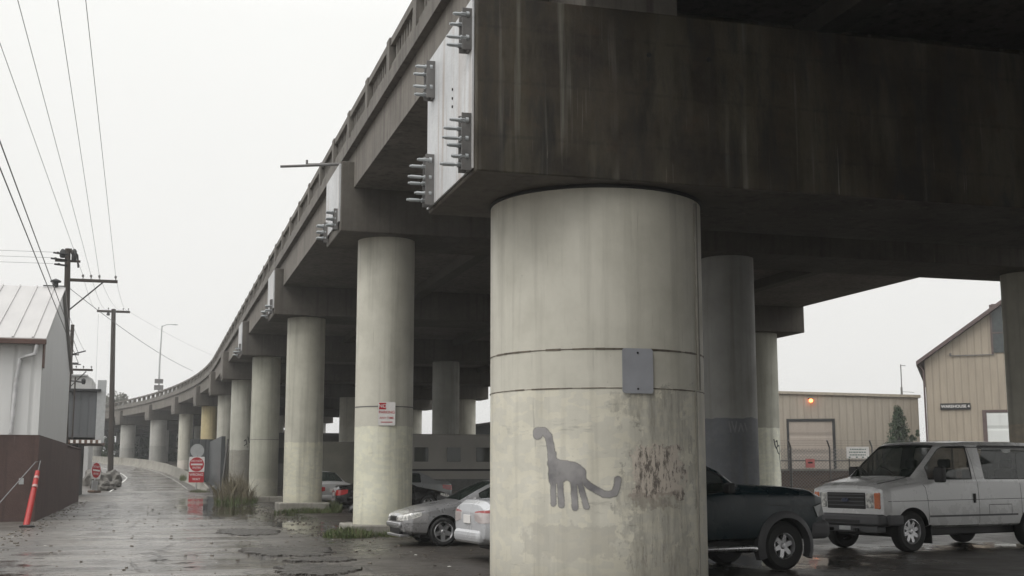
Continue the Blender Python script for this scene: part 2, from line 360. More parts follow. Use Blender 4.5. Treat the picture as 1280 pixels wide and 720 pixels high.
for i, (a) in enumerate([(2.75, 26.0, .9, 1.5, .03, 3), (2.7, 20.9, .7, 1.0, .035, 5), (2.6, 34.5, .9, 1.8, .025, 8), (3.1, 23.3, .6, .7, .03, 14), (-2.4, 19.6, .8, .5, .02, 11)]):
    tag(rag(*a).build('asphalt_patch', M_PATCH), kind='structure')
# white edge lines of the ramp
M_LINE = simple('worn_road_paint', (.62, .61, .58), .6, 0, .25, 2)
def ribbon(pts, w, mat, name, dz=.02, kind='structure'):
    m = MB(); vs = []
    for i, (x, y) in enumerate(pts):
        a = Vector(pts[max(i-1, 0)]); b = Vector(pts[min(i+1, len(pts)-1)]); d = (b-a).normalized(); nrm = Vector((d.y, -d.x))*w/2
        for s_ in (-1, 1):
            p = Vector((x, y))+nrm*s_; vs.append((p.x, p.y, gz(p.x, p.y)+dz))
    m.add(vs, [(2*i, 2*i+1, 2*i+3, 2*i+2) for i in range(len(pts)-1)])
    return tag(m.build(name, mat), kind=kind)
ribbon([(-2.9, 100), (-2.7, 106), (-2.45, 112), (-2.2, 118), (-2.1, 123), (-2.6, 129), (-3.6, 136), (-5.5, 144), (-8.5, 151), (-13, 157)], .16, M_LINE, 'road_edge_line', .035)
ribbon([(2.9, 103), (2.5, 112), (1.9, 122), (.9, 132), (-.6, 141), (-2.8, 148)], .06, M_LINE, 'road_edge_line', .03)
ribbon([(-3.0, 99.2), (0, 98.6), (3.0, 99)], .5, M_LINE, 'ramp_joint', .012)

# ================================================================ viaduct
RC, S0, XL = 297., 103., 4.75
def PT(s, o, z):
    if s <= S0: return Vector((XL+o, s, z))
    a = (s-S0)/RC
    return Vector((XL-RC*(1-math.cos(a))+o*math.cos(a), S0+RC*math.sin(a)+o*math.sin(a), z))
def ang(s): return max(0, (s-S0)/RC)
def sweep(sec, s_list, mi=0, caps=True):
    """sec: closed (o,z) loop swept along the viaduct"""
    n = len(sec); m = MB(); vs = [PT(s, o, z) for s in s_list for o, z in sec]
    fs = [(i*n+k, i*n+(k+1) % n, (i+1)*n+(k+1) % n, (i+1)*n+k) for i in range(len(s_list)-1) for k in range(n)]
    if caps: fs += [tuple(range(n))[::-1], tuple((len(s_list)-1)*n+k for k in range(n))]
    return m.add(vs, fs, mi)
SL = frange(-42, 103, 6)+frange(103, 262, 4)
WID = 22.9
ZS, ZT = 8.87, 9.86
via = empty('viaduct', (XL, 32, 0), label='long grey concrete road viaduct on rows of painted round columns', cat='viaduct')
via.location = (0, 0, 0)
gird = sweep([(0, ZS), (WID, ZS), (WID, ZT), (0, ZT)], SL).build('girder', [M_FASC], via)
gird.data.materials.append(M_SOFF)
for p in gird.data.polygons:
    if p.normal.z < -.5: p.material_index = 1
sweep([(-.16, ZT+.003), (WID+.16, ZT+.003), (WID+.16, ZT+.30), (-.16, ZT+.30)], SL).build('deck_slab', M_PARA, via)
# soffit ribs, lengthwise and crosswise, so the underside has depth
for o in (5.3, 11.4, 17.5):
    sweep([(o-.22, ZS-.34), (o+.22, ZS-.34), (o+.22, ZS-.003), (o-.22, ZS-.003)], SL).build('girder_rib', M_SOFF, via)
def quad_at(s0, s1, o0, o1, z0, z1, m):
    v = [PT(s, o, z) for z in (z0, z1) for s, o in ((s0, o0), (s0, o1), (s1, o1), (s1, o0))]
    m.add(v, [(3, 2, 1, 0), (4, 5, 6, 7), (0, 1, 5, 4), (1, 2, 6, 5), (2, 3, 7, 6), (3, 0, 4, 7)])
for side, o0, o1 in (('left', -.10, .16), ('right', WID-.16, WID+.10)):
    m = MB(); m2 = MB()
    top = sweep([(o0-.02, 10.76), (o1+.02, 10.76), (o1+.02, 10.93), (o0-.02, 10.93)], SL)
    cur = sweep([(o0, ZT+.302), (o1, ZT+.302), (o1, 10.34), (o0, 10.34)], SL)
    m.add(top.v, top.f); m.add(cur.v, cur.f)
    m.build('parapet', M_PARA, via)
    s = -40.
    mp = MB(); mbz = MB()
    while s < 250:
        quad_at(s-.17, s+.17, o0-.05, o1+.03, ZT+.306, 10.945, mp)
        if side == 'left' and s < 130:
            for k in range(1, 9):
                q = s+.17+(2.85-.34)*k/9
                quad_at(q-.055, q+.055, o0+.06, o1-.06, 10.33, 10.77, mbz)
        s += 2.85
    mp.build('parapet_post', M_PARA, via)['kind'] = 'stuff'
    if mbz.v: mbz.build('baluster', M_PARA, via)['kind'] = 'stuff'
BENTS = [32.2, 50, 68, 86, 104, 122, 140, 158, 176, 194, 212, 230]
ROWS = [5.84-XL, 15.85-XL, 26.15-XL]
def column(s, o, r, z0, z1, mat, ped=True, rings=(), label=None, pedh=.26):
    p = PT(s, o, 0); gl = gz(p.x, p.y)
    m = MB(); m.lathe([(r, z0), (r, z1)] if not rings else [(r, z0), (r, z1)], 64)
    c = m.build('column', mat, via, smooth=True, loc=(p.x, p.y, 0), label=label)
    if ped:
        q = MB(); w = r+.22; q.box(-w, w, -w, w, gl-.2, gl+pedh)
        b = q.build('pedestal', M_PED, c, bevel=.04)
    for zr in rings:
        q = MB(); q.lathe([(r-.01, zr-.014), (r+.007, zr-.014), (r+.007, zr+.014), (r-.01, zr+.014)], 64, close=True)
        q.build('casing_joint', M_BRKT, c, smooth=True)
    return c
mats_up = []
def cm(i, j):
    rnd = random.Random(i*10+j)
    t = rnd.uniform(.88, 1.06); up = tuple(x*t for x in UP); low = tuple(x*rnd.uniform(.92, 1.08) for x in LO); zb = rnd.uniform(2.3, 3.2)
    if (i, j) == (0, 0): up, low, zb = (.49, .475, .41), (.60, .583, .485), 2.78
    if (i, j) == (1, 0): up, low, zb = (.48, .466, .395), (.57, .555, .455), 2.75
    if (i, j) == (2, 0): up, low, zb = (.40, .395, .33), (.42, .41, .35), 1.2
    if (i, j) == (3, 0): up, low, zb = (.42, .415, .36), (.26, .25, .22), 3.0
    if (i, j) == (4, 0): up, low, zb = (.40, .39, .34), (.30, .28, .24), 3.6
    if (i, j) == (5, 0): up, low, zb = (.50, .42, .24), (.44, .38, .25), 2.0
    if (i, j) == (0, 1): up, low, zb = (.29, .288, .27), (.14, .148, .165), 3.1
    if (i, j) == (1, 2): up, low, zb = (.36, .355, .30), (.62, .60, .50), 3.5
    if (i, j) == (2, 1): up, low, zb = (.30, .30, .27), (.38, .35, .31), 2.0
    if i >= 7: up, low, zb = (.36, .355, .33), (.27, .265, .25), 4.6
    return paint_column('column_paint', up, low, zb, seed=i*3.7+j*11.3)
for i, s in enumerate(BENTS):
    for j, o in enumerate(ROWS):
        if i > 5 and j == 2 and i > 8: pass
        r = .76 if i < 7 else .98
        column(s, o, r, -.3, 7.74, cm(i, j), ped=(i < 6), rings=((3.28,) if i in (0, 2) and j == 0 else ()), pedh=.28 if (i, j) != (1, 0) else .40)
CAPW0, CAPW1 = -1.2, 1.4
def bolt(cap, x, y, z, L_=.30, r=.022):
    m = MB(); m.tube([(x, y, z), (x-L_, y, z)], r, 8); m.tube([(x-.01, y, z), (x-.05, y, z)], r*2.6, 12); m.tube([(x-.055, y, z), (x-.12, y, z)], r*1.9, 6)
    m.tube([(x-L_*.45, y, z), (x-L_*.9, y, z)], r*1.45, 8)
    m.build('bolt', M_GALV, cap, smooth=True)
def bracket(cap, x, y, z0, z1, w=.24, d=.12):
    m = MB(); m.box(x-.03, x, y-w/2, y+w/2, z0, z1); m.box(x-d, x-.03, y-w/2, y-w/2+.025, z0, z1); m.box(x-d, x-.03, y+w/2-.025, y+w/2, z0, z1)
    m.build('bracket', M_BRKT, cap)
for i, s in enumerate(BENTS):
    m = MB(); a = ang(s)
    def cb(m, s0, s1, o0, o1, z0, z1):
        M_ = Matrix.Translation(PT(s, 0, 0)) @ Matrix.Rotation(a, 4, 'Z')
        m.box(o0, o1, s0, s1, z0, z1, M=M_)
    cb(m, CAPW0, CAPW1, -.33, 27.75-XL, 7.72, 9.56)
    cap = m.build('cap_beam', M_CONC, via, bevel=.03)
    m = MB(); cb(m, CAPW0+.06, CAPW1-.06, -.375, -.332, 7.98, 9.5); m.build('end_plate', M_PLATE if i < 3 else M_FASC, cap)
    if i < 3:
        ex = 4.42-.04
        for yy in (s+CAPW0+.35, s+CAPW1-.35):
            bracket(cap, ex, yy, 7.80, 8.35, .22, .10)
            for k in range(3 if i == 0 else 2):
                for dy in (-.09, .09):
                    bolt(cap, ex-.03, yy+dy*.6, 7.92+k*.17, .26, .024)
# --- unseen light-blocking bent added behind the camera, then the big front bent: deeper outrigger beam on a wide column
m = MB(); m.box(3.9, 30, -2.6, .2, 5.5, 7.77); m.build('cap_beam', M_BEAM, via, bevel=.025)  # beam behind the camera, added unseen to keep light off the front beam
for x_ in (6.16, 16.4, 26.4):
    m = MB(); m.lathe([(1.5, -.3), (1.5, 5.5)], 48, M=Matrix.Translation((x_, -1.2, 0))); m.build('column', M_CONC, via, smooth=True)  # columns of the added bent, out of view, there to block light too
FX, FY0, FY1, FZ0, FZ1 = 3.90, 15.12, 18.0, 5.50, 7.92
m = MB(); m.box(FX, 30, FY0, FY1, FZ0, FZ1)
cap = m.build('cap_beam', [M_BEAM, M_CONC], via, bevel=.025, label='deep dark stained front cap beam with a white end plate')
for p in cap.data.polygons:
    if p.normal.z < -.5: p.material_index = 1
# drain holes on the beam face
for hx, hz in ((6.35, 7.30), (7.25, 7.32)):
    m = MB(); m.tube([(hx, FY0-.012, hz), (hx, FY0+.05, hz)], .035, 12); m.build('drain_hole', M_DARK, cap)
m = MB(); m.box(FX-.035, FX-.001, FY0+.10, FY1-.04, FZ0+.06, FZ1-.03); m.build('end_plate', M_PLATE, cap, bevel=.006)
bx = FX-.036
for yb in (FY0+.20, FY1-.45):
    for (za, zb_, rows) in ((7.17, 7.74, 2), (5.53, 6.30, 3)):
        bracket(cap, bx, yb, za, zb_, .20, .13)
        for k in range(rows):
            zz = za+.12+k*((zb_-za-.26)/(rows-1))
            for dy, dz in ((-.07, .05), (.09, -.02)):
                bolt(cap, bx-.03, yb+dy+random.uniform(-.015, .015), zz+dz+random.uniform(-.015, .015), random.uniform(.22, .36), .018)
# small studs on the plate
m = MB()
for zz in (6.95, 6.82, 6.70): m.tube([(bx+.002, 16.3, zz), (bx-.012, 16.3, zz)], .02, 8)
m.build('plate_stud', M_DARK, cap)
# pedestals carrying the deck and the end diaphragm
for o0, o1 in ((5.55, 6.95),):
    m = MB(); m.box(o0, o1, FY0+.35, FY1-.9, FZ1-.005, ZS+.002); m.build('bearing_pedestal', M_FASC, via, bevel=.02)
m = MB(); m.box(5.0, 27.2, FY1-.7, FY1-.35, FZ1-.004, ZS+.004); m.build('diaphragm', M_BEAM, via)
CX, CY, CR = 6.16, 16.82, 1.54
M_C1 = paint_column('front_column_paint', (.485, .468, .405), (.53, .51, .44), 2.73, seed=2.2, peel=True, grime=.42,
    patch=[((math.radians(-150), math.radians(-100), .5, .95, .1, .05), (.40, .38, .33), .5)])
m = MB(); m.lathe([(CR, -.3), (CR, FZ0-.03), (CR-.12, FZ0+.01)], 128)
col1 = m.build('column', M_C1, via, smooth=True, loc=(CX, CY, 0), label='very wide front column with dinosaur graffiti and peeling paint')
M_JNT = simple('rusty_joint', (.13, .11, .085), .6, .3, .5, 9)
for zr, rr_, gap in ((3.25, .014, 0), (2.73, .010, 0)):
    q = MB(); rj = random.Random(int(zr*100)); a_ = 0
    while a_ < 360:
        da = rj.uniform(2, 9); h_ = rr_*rj.uniform(.35, 1.1); ro_ = CR+rj.uniform(.003, .009)
        if rj.random() > gap:
            K_ = 4; vs_ = []
            for k in range(K_+1):
                t = math.radians(a_+da*k/K_)
                for (r_, z_) in ((CR-.01, zr-h_), (ro_, zr-h_), (ro_, zr+h_), (CR-.01, zr+h_)): vs_.append((r_*math.cos(t), r_*math.sin(t), z_))
            q.add(vs_, [(k*4+m_, (k+1)*4+m_, (k+1)*4+(m_+1) % 4, k*4+(m_+1) % 4) for k in range(K_) for m_ in range(4)]+[(0, 1, 2, 3), (K_*4+3, K_*4+2, K_*4+1, K_*4)])
        a_ += da
    q.build('casing_joint', M_JNT, col1)
q = MB()
for z0_, z1_ in ((2.75, 5.4),):
    a_ = math.radians(-44); M_ = Matrix.Rotation(a_, 4, 'Z'); q.box(CR-.01, CR+.03, -.03, .03, z0_, z1_, M=M_)
a_ = math.radians(-48); q.box(CR-.01, CR+.02, -.012, .012, .0, 2.74, M=Matrix.Rotation(a_, 4, 'Z'))
q.build('casing_seam', M_PED, col1)
# ring of dark sealant at the head
q = MB(); q.lathe([(CR-.02, FZ0-.06), (CR+.02, FZ0-.05), (CR+.02, FZ0-.008), (CR-.02, FZ0-.008)], 96, close=True); q.build('head_seal', M_DARK, col1, smooth=True)
# sprayed long-necked dinosaur, following the curve of the casing
STR = [([(-141.0, 2.140), (-141.0, 2.140)], .082),
       ([(-140.6, 2.165), (-137.3, 2.165), (-134.9, 2.10), (-133.7, 1.98), (-133.2, 1.80)], .054),
       ([(-133.0, 1.86), (-132.4, 1.52)], .062),
       ([(-132.3, 1.74), (-129.5, 1.70), (-125.5, 1.695), (-121.5, 1.67), (-118.9, 1.62)], .085),
       ([(-131.7, 1.60), (-129.0, 1.60), (-125.5, 1.61), (-121.0, 1.60), (-119.0, 1.56)], .090),
       ([(-131.9, 1.54), (-128.0, 1.55)], .060), ([(-122.5, 1.55), (-119.0, 1.52)], .060),
       ([(-119.8, 1.62), (-117.0, 1.52), (-114.2, 1.45), (-110.8, 1.395), (-107.2, 1.345), (-104.6, 1.335), (-102.0, 1.355), (-100.6, 1.43), (-100.2, 1.53)], .044),
       ([(-132.4, 1.55), (-132.3, 1.22)], .040), ([(-129.0, 1.55), (-128.1, 1.20)], .042),
       ([(-122.0, 1.55), (-121.2, 1.17)], .042), ([(-119.4, 1.55), (-116.9, 1.30), (-115.6, 1.18)], .038)]
def sd(u, z):
    b = 9
    for pts, w in STR:
        for (a0, z0), (a1, z1) in zip(pts, pts[1:]):
            x0, x1 = math.radians(a0)*CR, math.radians(a1)*CR
            dx, dz = x1-x0, z1-z0; L2 = dx*dx+dz*dz
            t = 0 if L2 == 0 else max(0, min(1, ((u-x0)*dx+(z-z0)*dz)/L2))
            d = math.hypot(u-x0-t*dx, z-z0-t*dz)-w
            b = min(b, d)
    return b+.006*mn.noise(Vector((u*14, z*14, 0)))
m = MB(); st = .008; u0 = math.radians(-144)*CR; nu = int((math.radians(-98)*CR-u0)/st); nz = int(1.2/st)
grid = {}
def gp(i, j):
    if (i, j) not in grid:
        u = u0+i*st; z = 1.08+j*st; a_ = u/CR; rr_ = CR+.0035
        grid[(i, j)] = len(m.v); m.v.append((rr_*math.cos(a_), rr_*math.sin(a_), z))
    return grid[(i, j)]
for i in range(nu):
    for j in range(nz):
        if sd(u0+(i+.5)*st, 1.08+(j+.5)*st) < .03:
            m.f.append((gp(i, j), gp(i+1, j), gp(i+1, j+1), gp(i, j+1))); m.mi.append(0)
g = G('grey_spray_paint'); v = g.coord(); n = g.noise(v, 2.6, 3, .5); at_ = g.n('Attribute'); at_.attribute_name = 'edge'
c = g.mix(g.rng(n, .42, .62), (.135, .13, .14), (.30, .29, .29)); c = g.mix(g.rng(g.noise(v, 9, 6, .7), .4, .7, 0, .35), c, (.34, .33, .31)); g.col(c); g.ro(.6)
e_ = g.math('ADD', at_.outputs['Fac'], g.math('MULTIPLY', g.math('SUBTRACT', g.noise(v, 60, 3, .7), .5), .022))
g.l(g.math('MULTIPLY', g.rng(e_, .014, -.010), g.rng(g.noise(g.coord((8, 8, 1.6)), 2, 6, .7), .28, .40, .62, .94)), g.p.inputs['Alpha']); M_SPRAY = g.m
go = m.build('graffiti', M_SPRAY, col1, smooth=True, label='grey spray painted long-necked dinosaur outline')
ea = go.data.attributes.new('edge', 'FLOAT', 'POINT')
for (i, j), k in grid.items(): ea.data[k].value = sd(u0+i*st, 1.08+j*st)
# other marks: faint tags
def mark(col, R, strokes, w, mat, name='graffiti', label=None):
    m = MB()
    for st_ in strokes:
        pts = []
        for (a_, z) in st_:
            a_ = math.radians(a_); pts.append(Vector((math.cos(a_)*(R+.004), math.sin(a_)*(R+.004), z)))
        for p, q in zip(pts, pts[1:]):
            d = (q-p).normalized(); nn = Vector((p.x, p.y, 0)).normalized(); sdv = d.cross(nn)*w
            e = d*w*.5
            m.add([p-sdv-e, p+sdv-e, q+sdv+e, q-sdv+e], [(0, 1, 2, 3)])
    return m.build(name, mat, col, label=label)
cols = [o for o in bpy.data.objects if o.name.startswith('column')]
def colat(i, j):
    p = PT(BENTS[i], ROWS[j], 0)
    return min(cols, key=lambda o: (o.location.x-p.x)**2+(o.location.y-p.y)**2)
M_TAGB = simple('black_marker', (.03, .03, .035), .6); M_TAGR = simple('faded_red_spray', (.33, .16, .13), .7)
M_TAGW = simple('pale_spray', (.24, .245, .25), .7)
mark(colat(1, 2), .76, [[(-78, 3.0), (-74, 2.75), (-68, 2.6), (-60, 2.75), (-63, 2.95), (-70, 2.9)], [(-66, 2.6), (-58, 2.4), (-50, 2.35), (-44, 2.5), (-50, 2.75), (-57, 2.7)], [(-52, 2.35), (-44, 2.0), (-36, 1.6)]], .03, M_TAGB, label='black scribbled tag')
mark(colat(2, 1), .76, [[(-150, 2.95), (-135, 3.0), (-130, 2.7), (-148, 2.65), (-132, 2.35)], [(-140, 2.3), (-128, 2.2), (-130, 1.95), (-142, 1.98), (-140, 2.3)], [(-95, 2.0), (-80, 2.1), (-70, 1.95), (-85, 1.85), (-75, 1.75)]], .03, M_TAGR, label='faded red scribbled tag')
mark(colat(0, 1), .76, [[(-120, 3.0), (-116, 2.7)], [(-114, 3.0), (-108, 2.7), (-104, 3.0)], [(-100, 2.72), (-95, 2.95), (-90, 2.72)], [(-86, 2.95), (-80, 2.7)]], .018, M_TAGW, label='faint pale letters sprayed on grey patch')
mark(colat(3, 0), .76, [[(-80, 3.6), (-70, 3.7), (-66, 3.4), (-78, 3.3), (-60, 3.2)], [(-60, 3.9), (-50, 3.5)]], .03, M_TAGB, label='black scribbled tag')
# pipe standing out from the parapet over the second bent
m = MB(); m.tube([(4.9, 31.6, 9.66), (2.9, 31.4, 9.40)], .035, 8); m.tube([(4.9, 31.9, 9.74), (3.6, 31.8, 9.60)], .03, 8)
m.tube([(3.62, 31.8, 9.60), (3.62, 31.8, 9.72)], .03, 8)
m.build('drain_pipe', M_BRKT, via, smooth=True)
# water stain drips hanging from the slab: small galvanised clips
# street lamp standing on the far part of the viaduct
lp = empty('street_lamp', (.6, 157, 10.1), label='tall thin street lamp with one curved arm standing on the far viaduct', cat='street lamp')
m = MB(); m.tube([(0, 0, 0), (-.05, 0, 4.5), (.05, 0, 9.2)], [.13, .10, .07], 8); m.build('pole', M_BACK, lp, smooth=True)
m = MB(); m.tube([(.05, 0, 9.1), (.6, 0, 9.35), (1.3, 0, 9.4)], .05, 6); m.build('arm', M_BACK, lp, smooth=True)
m = MB(); m.lathe([(.02, -.08), (.14, -.06), (.16, 0), (.08, .06), (.01, .07)], 12, M=Matrix.Translation((1.6, 0, 9.38)) @ Matrix.Diagonal((2.2, 1, 1, 1))); m.build('lamp_head', M_BACK, lp, smooth=True)
sg = empty('road_sign', (.55, 156.6, 11.2), label='two small dark boxes stacked on the far lamp pole', cat='sign')
m = MB(); m.box(-.55, .55, -.06, .06, .15, .75, ); m.build('panel', M_BRKT, sg, bevel=.02)
m = MB(); m.box(-.5, .5, -.06, .06, .95, 1.5); m.build('panel', M_BRKT, sg, bevel=.02)

# ================================================================ signs on the columns
def rounded(w, h, r, n=5):
    pts = []
    for cx, cy, a0 in ((w/2-r, h/2-r, 0), (-w/2+r, h/2-r, 90), (-w/2+r, -h/2+r, 180), (w/2-r, -h/2+r, 270)):
        for k in range(n+1):
            t = math.radians(a0+90*k/n); pts.append((cx+r*math.cos(t), cy+r*math.sin(t)))
    return pts
def on_col(cx, cy, r, deg, z):
    a = math.radians(deg); return facing((cx+r*math.cos(a), cy+r*math.sin(a), z), a+PI/2)
bs = empty('blank_sign', (0, 0, 0), label='blank grey metal plate bolted to the widest front column', cat='sign')
Mx = on_col(CX, CY, CR+.022, -89.6, 2.96)
bs.location = Mx.translation; T = Matrix.Translation(-Mx.translation) @ Mx
m = MB(); m.prism(rounded(.44, .60, .04), .006, M=T); m.build('plate', simple('weathered_blank_plate', (.36, .37, .40), .45, .35, .1, 3, .02), bs)
for zz in (.24, -.24):
    m = MB(); m.tube([T @ Vector((0, zz, .006)), T @ Vector((0, zz, .014))], .014, 10); m.build('screw', M_DARK, bs)
npx = empty('no_parking_sign', (0, 0, 0), label='white no parking sign with red lettering on the second near column', cat='sign')
Mx = on_col(5.84, 32.2, .775, -95, 3.09); npx.location = Mx.translation; T = Matrix.Translation(-Mx.translation) @ Mx
m = MB(); m.prism(rounded(.44, .60, .03), .006, M=T); m.build('panel', M_WHITE, npx)
m = MB(); m.box(-.20, -.02, .11, .28, .006, .009, M=T); m.build('red_square', M_RED, npx)
text('NO', .13, M_WHITE, T @ Matrix.Translation((-.11, .195, .0105)), 'lettering', npx, .001)
text('PARKING', .098, M_RED, T @ Matrix.Translation((0, .035, .008)), 'lettering', npx, .001)
text('ANY TIME', .082, M_RED, T @ Matrix.Translation((0, -.11, .008)), 'lettering', npx, .001)
m = MB(); m.box(-.15, .15, -.225, -.205, .006, .009, M=T); m.build('red_line', M_RED, npx)

# ================================================================ DO NOT ENTER signs
def dne(loc, rz, w, label, below, topdisc, tilt=0):
    r = empty('do_not_enter_sign', loc, rz, label, 'sign'); r.rotation_euler = (0, tilt, rz)
    k = w/.76
    zc = below+w/2+.08
    m = MB(); m.tube([(0, .04, -.1), (0, .04, zc+w*.6)], .03*k, 8); m.build('post', M_BACK, r)
    T = facing((0, 0, zc), 0)
    m = MB(); m.prism(rounded(w, w, .05*k), .01, M=T); m.build('panel', M_WHITE, r)
    m = MB(); m.lathe([(w*.465, .010), (w*.465, .014)], 40, M=T); m.build('red_disc', M_RED, r)
    m = MB(); m.box(-w*.37, w*.37, -w*.055, w*.055, .014, .018, M=T); m.build('white_bar', M_WHITE, r)
    text('DO NOT', .135*k, M_WHITE, T @ Matrix.Translation((0, w*.22, .017)), 'lettering', r)
    text('ENTER', .135*k, M_WHITE, T @ Matrix.Translation((0, -w*.22, .017)), 'lettering', r)
    return r, k
# right one: with WRONG WAY below and the back of an octagonal/round sign above
r, k = dne((3.55, 103, gz(3.55, 103)), math.radians(-4), 1.22, 'red do not enter sign with a wrong way panel by the weeds', 1.32, True)
T = facing((0, 0, .80+.20), 0); w = 1.22
m = MB(); m.prism(rounded(1.18, .84, .05), .01, M=T); m.build('panel', M_RED, r, label='red wrong way panel')
text('WRONG', .27, M_WHITE, T @ Matrix.Translation((0, .19, .013)), 'lettering', r)
text('WAY', .27, M_WHITE, T @ Matrix.Translation((0, -.17, .013)), 'lettering', r)
T = facing((0, .10, 3.10), 0)
m = MB(); m.lathe([(.54, 0), (.54, .008)], 40, M=T); m.build('round_panel', M_BACK, r, label='plain grey back of a round sign')
# left one on an orange base
r, k = dne((-3.98, 98.5, gz(-3.98, 98.5)), math.radians(58), 1.2, 'small tilted red do not enter sign beside the rubble pile', .98, False, math.radians(4))
T = facing((0, 0, .98), 0)
T = facing((0, 0, .60), 0)
m = MB(); m.box(-.36, .36, -.40, .30, -.02, .02, M=T); m.build('blank_panel', M_BACK, r)
m = MB(); m.box(-.42, .42, -.3, .3, 0, .16); m.build('base', M_BWOOD, r, bevel=.02)

# ================================================================ white and red shed on the left
def corrug(name, col, pitch, axis='X', rough=.55, seams=0, metal=.15, var=.12, rust=None, grime=.3):
    g = G(name); v = g.coord(); w = g.n('TexWave', wave_type='BANDS', bands_direction=axis, wave_profile='SIN'); g.l(v, w.inputs[0]); w.inputs['Scale'].default_value = 1/pitch/PI/2*PI*.5*2 if False else (PI*2/20)/pitch*1.0
    n = g.noise(g.coord((2.5, 2.5, .3)), 1.2, 6, .6)
    c = g.mix(g.rng(n, .3, .75), tuple(x*(1-var) for x in col), tuple(min(1, x*(1+var)) for x in col))
    c = g.mix(g.rng(w.outputs[0], 0, .12, .35, 0), c, tuple(x*.5 for x in col))
    c = g.mix(g.rng(g.noise(g.coord((1.2, 1.2, .15)), 1, 6, .65), .52, .72, 0, grime), c, tuple(x*.6 for x in col))
    if rust: c = g.mix(g.rng(g.noise(g.coord((3, 3, .4)), 2, 6, .7), .55, .75, 0, .6), c, rust)
    g.col(c); g.ro(rough); g.p.inputs['Metallic'].default_value = metal; g.bump(g.rng(w.outputs[0], 0, .22), .7, .03)
    return g.m
M_WSIDE = corrug('white_metal_siding', (.62, .62, .61), .55, var=.05, grime=.12)
M_WGAB = corrug('white_gable_siding', (.58, .585, .58), .35, 'Y', var=.06, grime=.2)
M_ROOFW = corrug('pale_metal_roof', (.60, .60, .585), 1.15, rough=.5)
M_REDW = concrete('red_brown_wall', (.055, .032, .027), (.095, .056, .048), streak=(.22, .2, .19), sk=.25, stain=(.025, .015, .013), st=.7, rough=.75)
sh = empty('metal_shed', (-3.6, 43.5, 0), label='white metal shed with pitched roof on a dark red wall base', cat='building')
def shb(n, mat, m, **k):
    o = m.build(n, mat, sh, **k); o.location = (3.6, -43.5, 0); return o
X0, X1, Y0, Y1, ZR, ZE, ZA = -34, -3.6, 43.5, 57.8, 2.80, 5.98, 8.62; YM = (Y0+Y1)/2
m = MB(); m.box(X0, X1+.05, Y0-.05, Y1+.05, -.2, ZR); shb('wall', M_REDW, m, label='dark red painted lower wall')
m = MB(); m.box(X0, X1, Y0, Y0+.15, ZR+.003, ZE); m.box(X0, X1, Y1-.15, Y1, ZR+.003, ZE); shb('wall', M_WSIDE, m, label='white ribbed metal siding')
m = MB(); Tm = Matrix(((0, 0, 1, X1-.12), (1, 0, 0, 0), (0, 1, 0, 0), (0, 0, 0, 1)))
m.prism([(Y0+.152, ZR+.004), (Y1-.152, ZR+.004), (Y1-.152, ZE-.02), (YM, ZA-.03), (Y0+.152, ZE-.02)], .117, M=Tm); shb('gable', M_WGAB, m)
m = MB(); ov = .35
for (ya, yb) in ((Y0-ov, YM), (Y1+ov, YM)):
    sl_ = (ZA-ZE)/(YM-Y0); ze = ZE-ov*sl_+.04
    m.add([(X0, ya, ze), (X1+.12, ya, ze), (X1+.12, yb, ZA+.04), (X0, yb, ZA+.04), (X0, ya, ze+.07), (X1+.12, ya, ze+.07), (X1+.12, yb, ZA+.11), (X0, yb, ZA+.11)], [(3, 2, 1, 0), (4, 5, 6, 7), (0, 1, 5, 4), (1, 2, 6, 5), (2, 3, 7, 6), (3, 0, 4, 7)])
    x = X1-.3
    while x > X0 and ya < YM:
        m.add([(x-.03, ya, ze+.07), (x+.03, ya, ze+.07), (x+.03, yb, ZA+.11), (x-.03, yb, ZA+.11), (x-.03, ya, ze+.12), (x+.03, ya, ze+.12), (x+.03, yb, ZA+.16), (x-.03, yb, ZA+.16)], [(4, 5, 6, 7), (0, 1, 5, 4), (1, 2, 6, 5), (3, 0, 4, 7)]); x -= .62
shb('roof', simple('pale_roof_sheet', (.40, .39, .38), .5, .2, .14, .8, .05, stretch=(1, .3, 1)), m)
m = MB(); zg = ZE-ov*sl_; m.box(X0, X1+.14, Y0-ov-.14, Y0-ov-.002, zg-.10, zg+.07); shb('gutter', simple('brown_gutter', (.085, .045, .035), .6), m, bevel=.02)
m = MB(); m.tube([(-3.75, Y0-ov-.05, zg-.1), (-3.80, Y0-ov-.05, zg-.42), (-4.28, Y0-.12, zg-.55), (-4.36, Y0-.12, 4.4), (-4.42, Y0-.12, ZR+.05)], .065, 8); shb('downpipe', simple('white_downpipe', (.5, .5, .5), .5), m, smooth=True)
m = MB(); m.box(X1+.002, X1+.05, Y0-.01, Y0+.5, ZE-.95, ZE-.1); shb('corner_trim', simple('rusty_trim', (.13, .085, .07), .7), m)
m = MB(); m.box(-4.1, -3.95, Y0-.062, Y0-.052, 1.2, 1.4); shb('wall_patch', M_BACK, m)
m = MB(); m.lathe([(.10, 0), (.10, .18), (.2, .2), (.2, .26), (.02, .34)], 12, M=Matrix.Translation((-3.85, YM, ZA+.1))); m.box(-4.3, -3.5, YM-.03, YM+.03, ZA+.13, ZA+.17); shb('roof_vent', M_DARK, m)
wl = MB(); wl.box(-3.9, -3.6, Y1+.055, 70.0, -.2, 2.72); wl.box(-3.93, -3.57, Y1+.055, 70.03, 2.722, 2.80)
tag(wl.build('boundary_wall', M_REDW, bevel=.01), 'low dark red wall running on from the metal shed', 'wall')
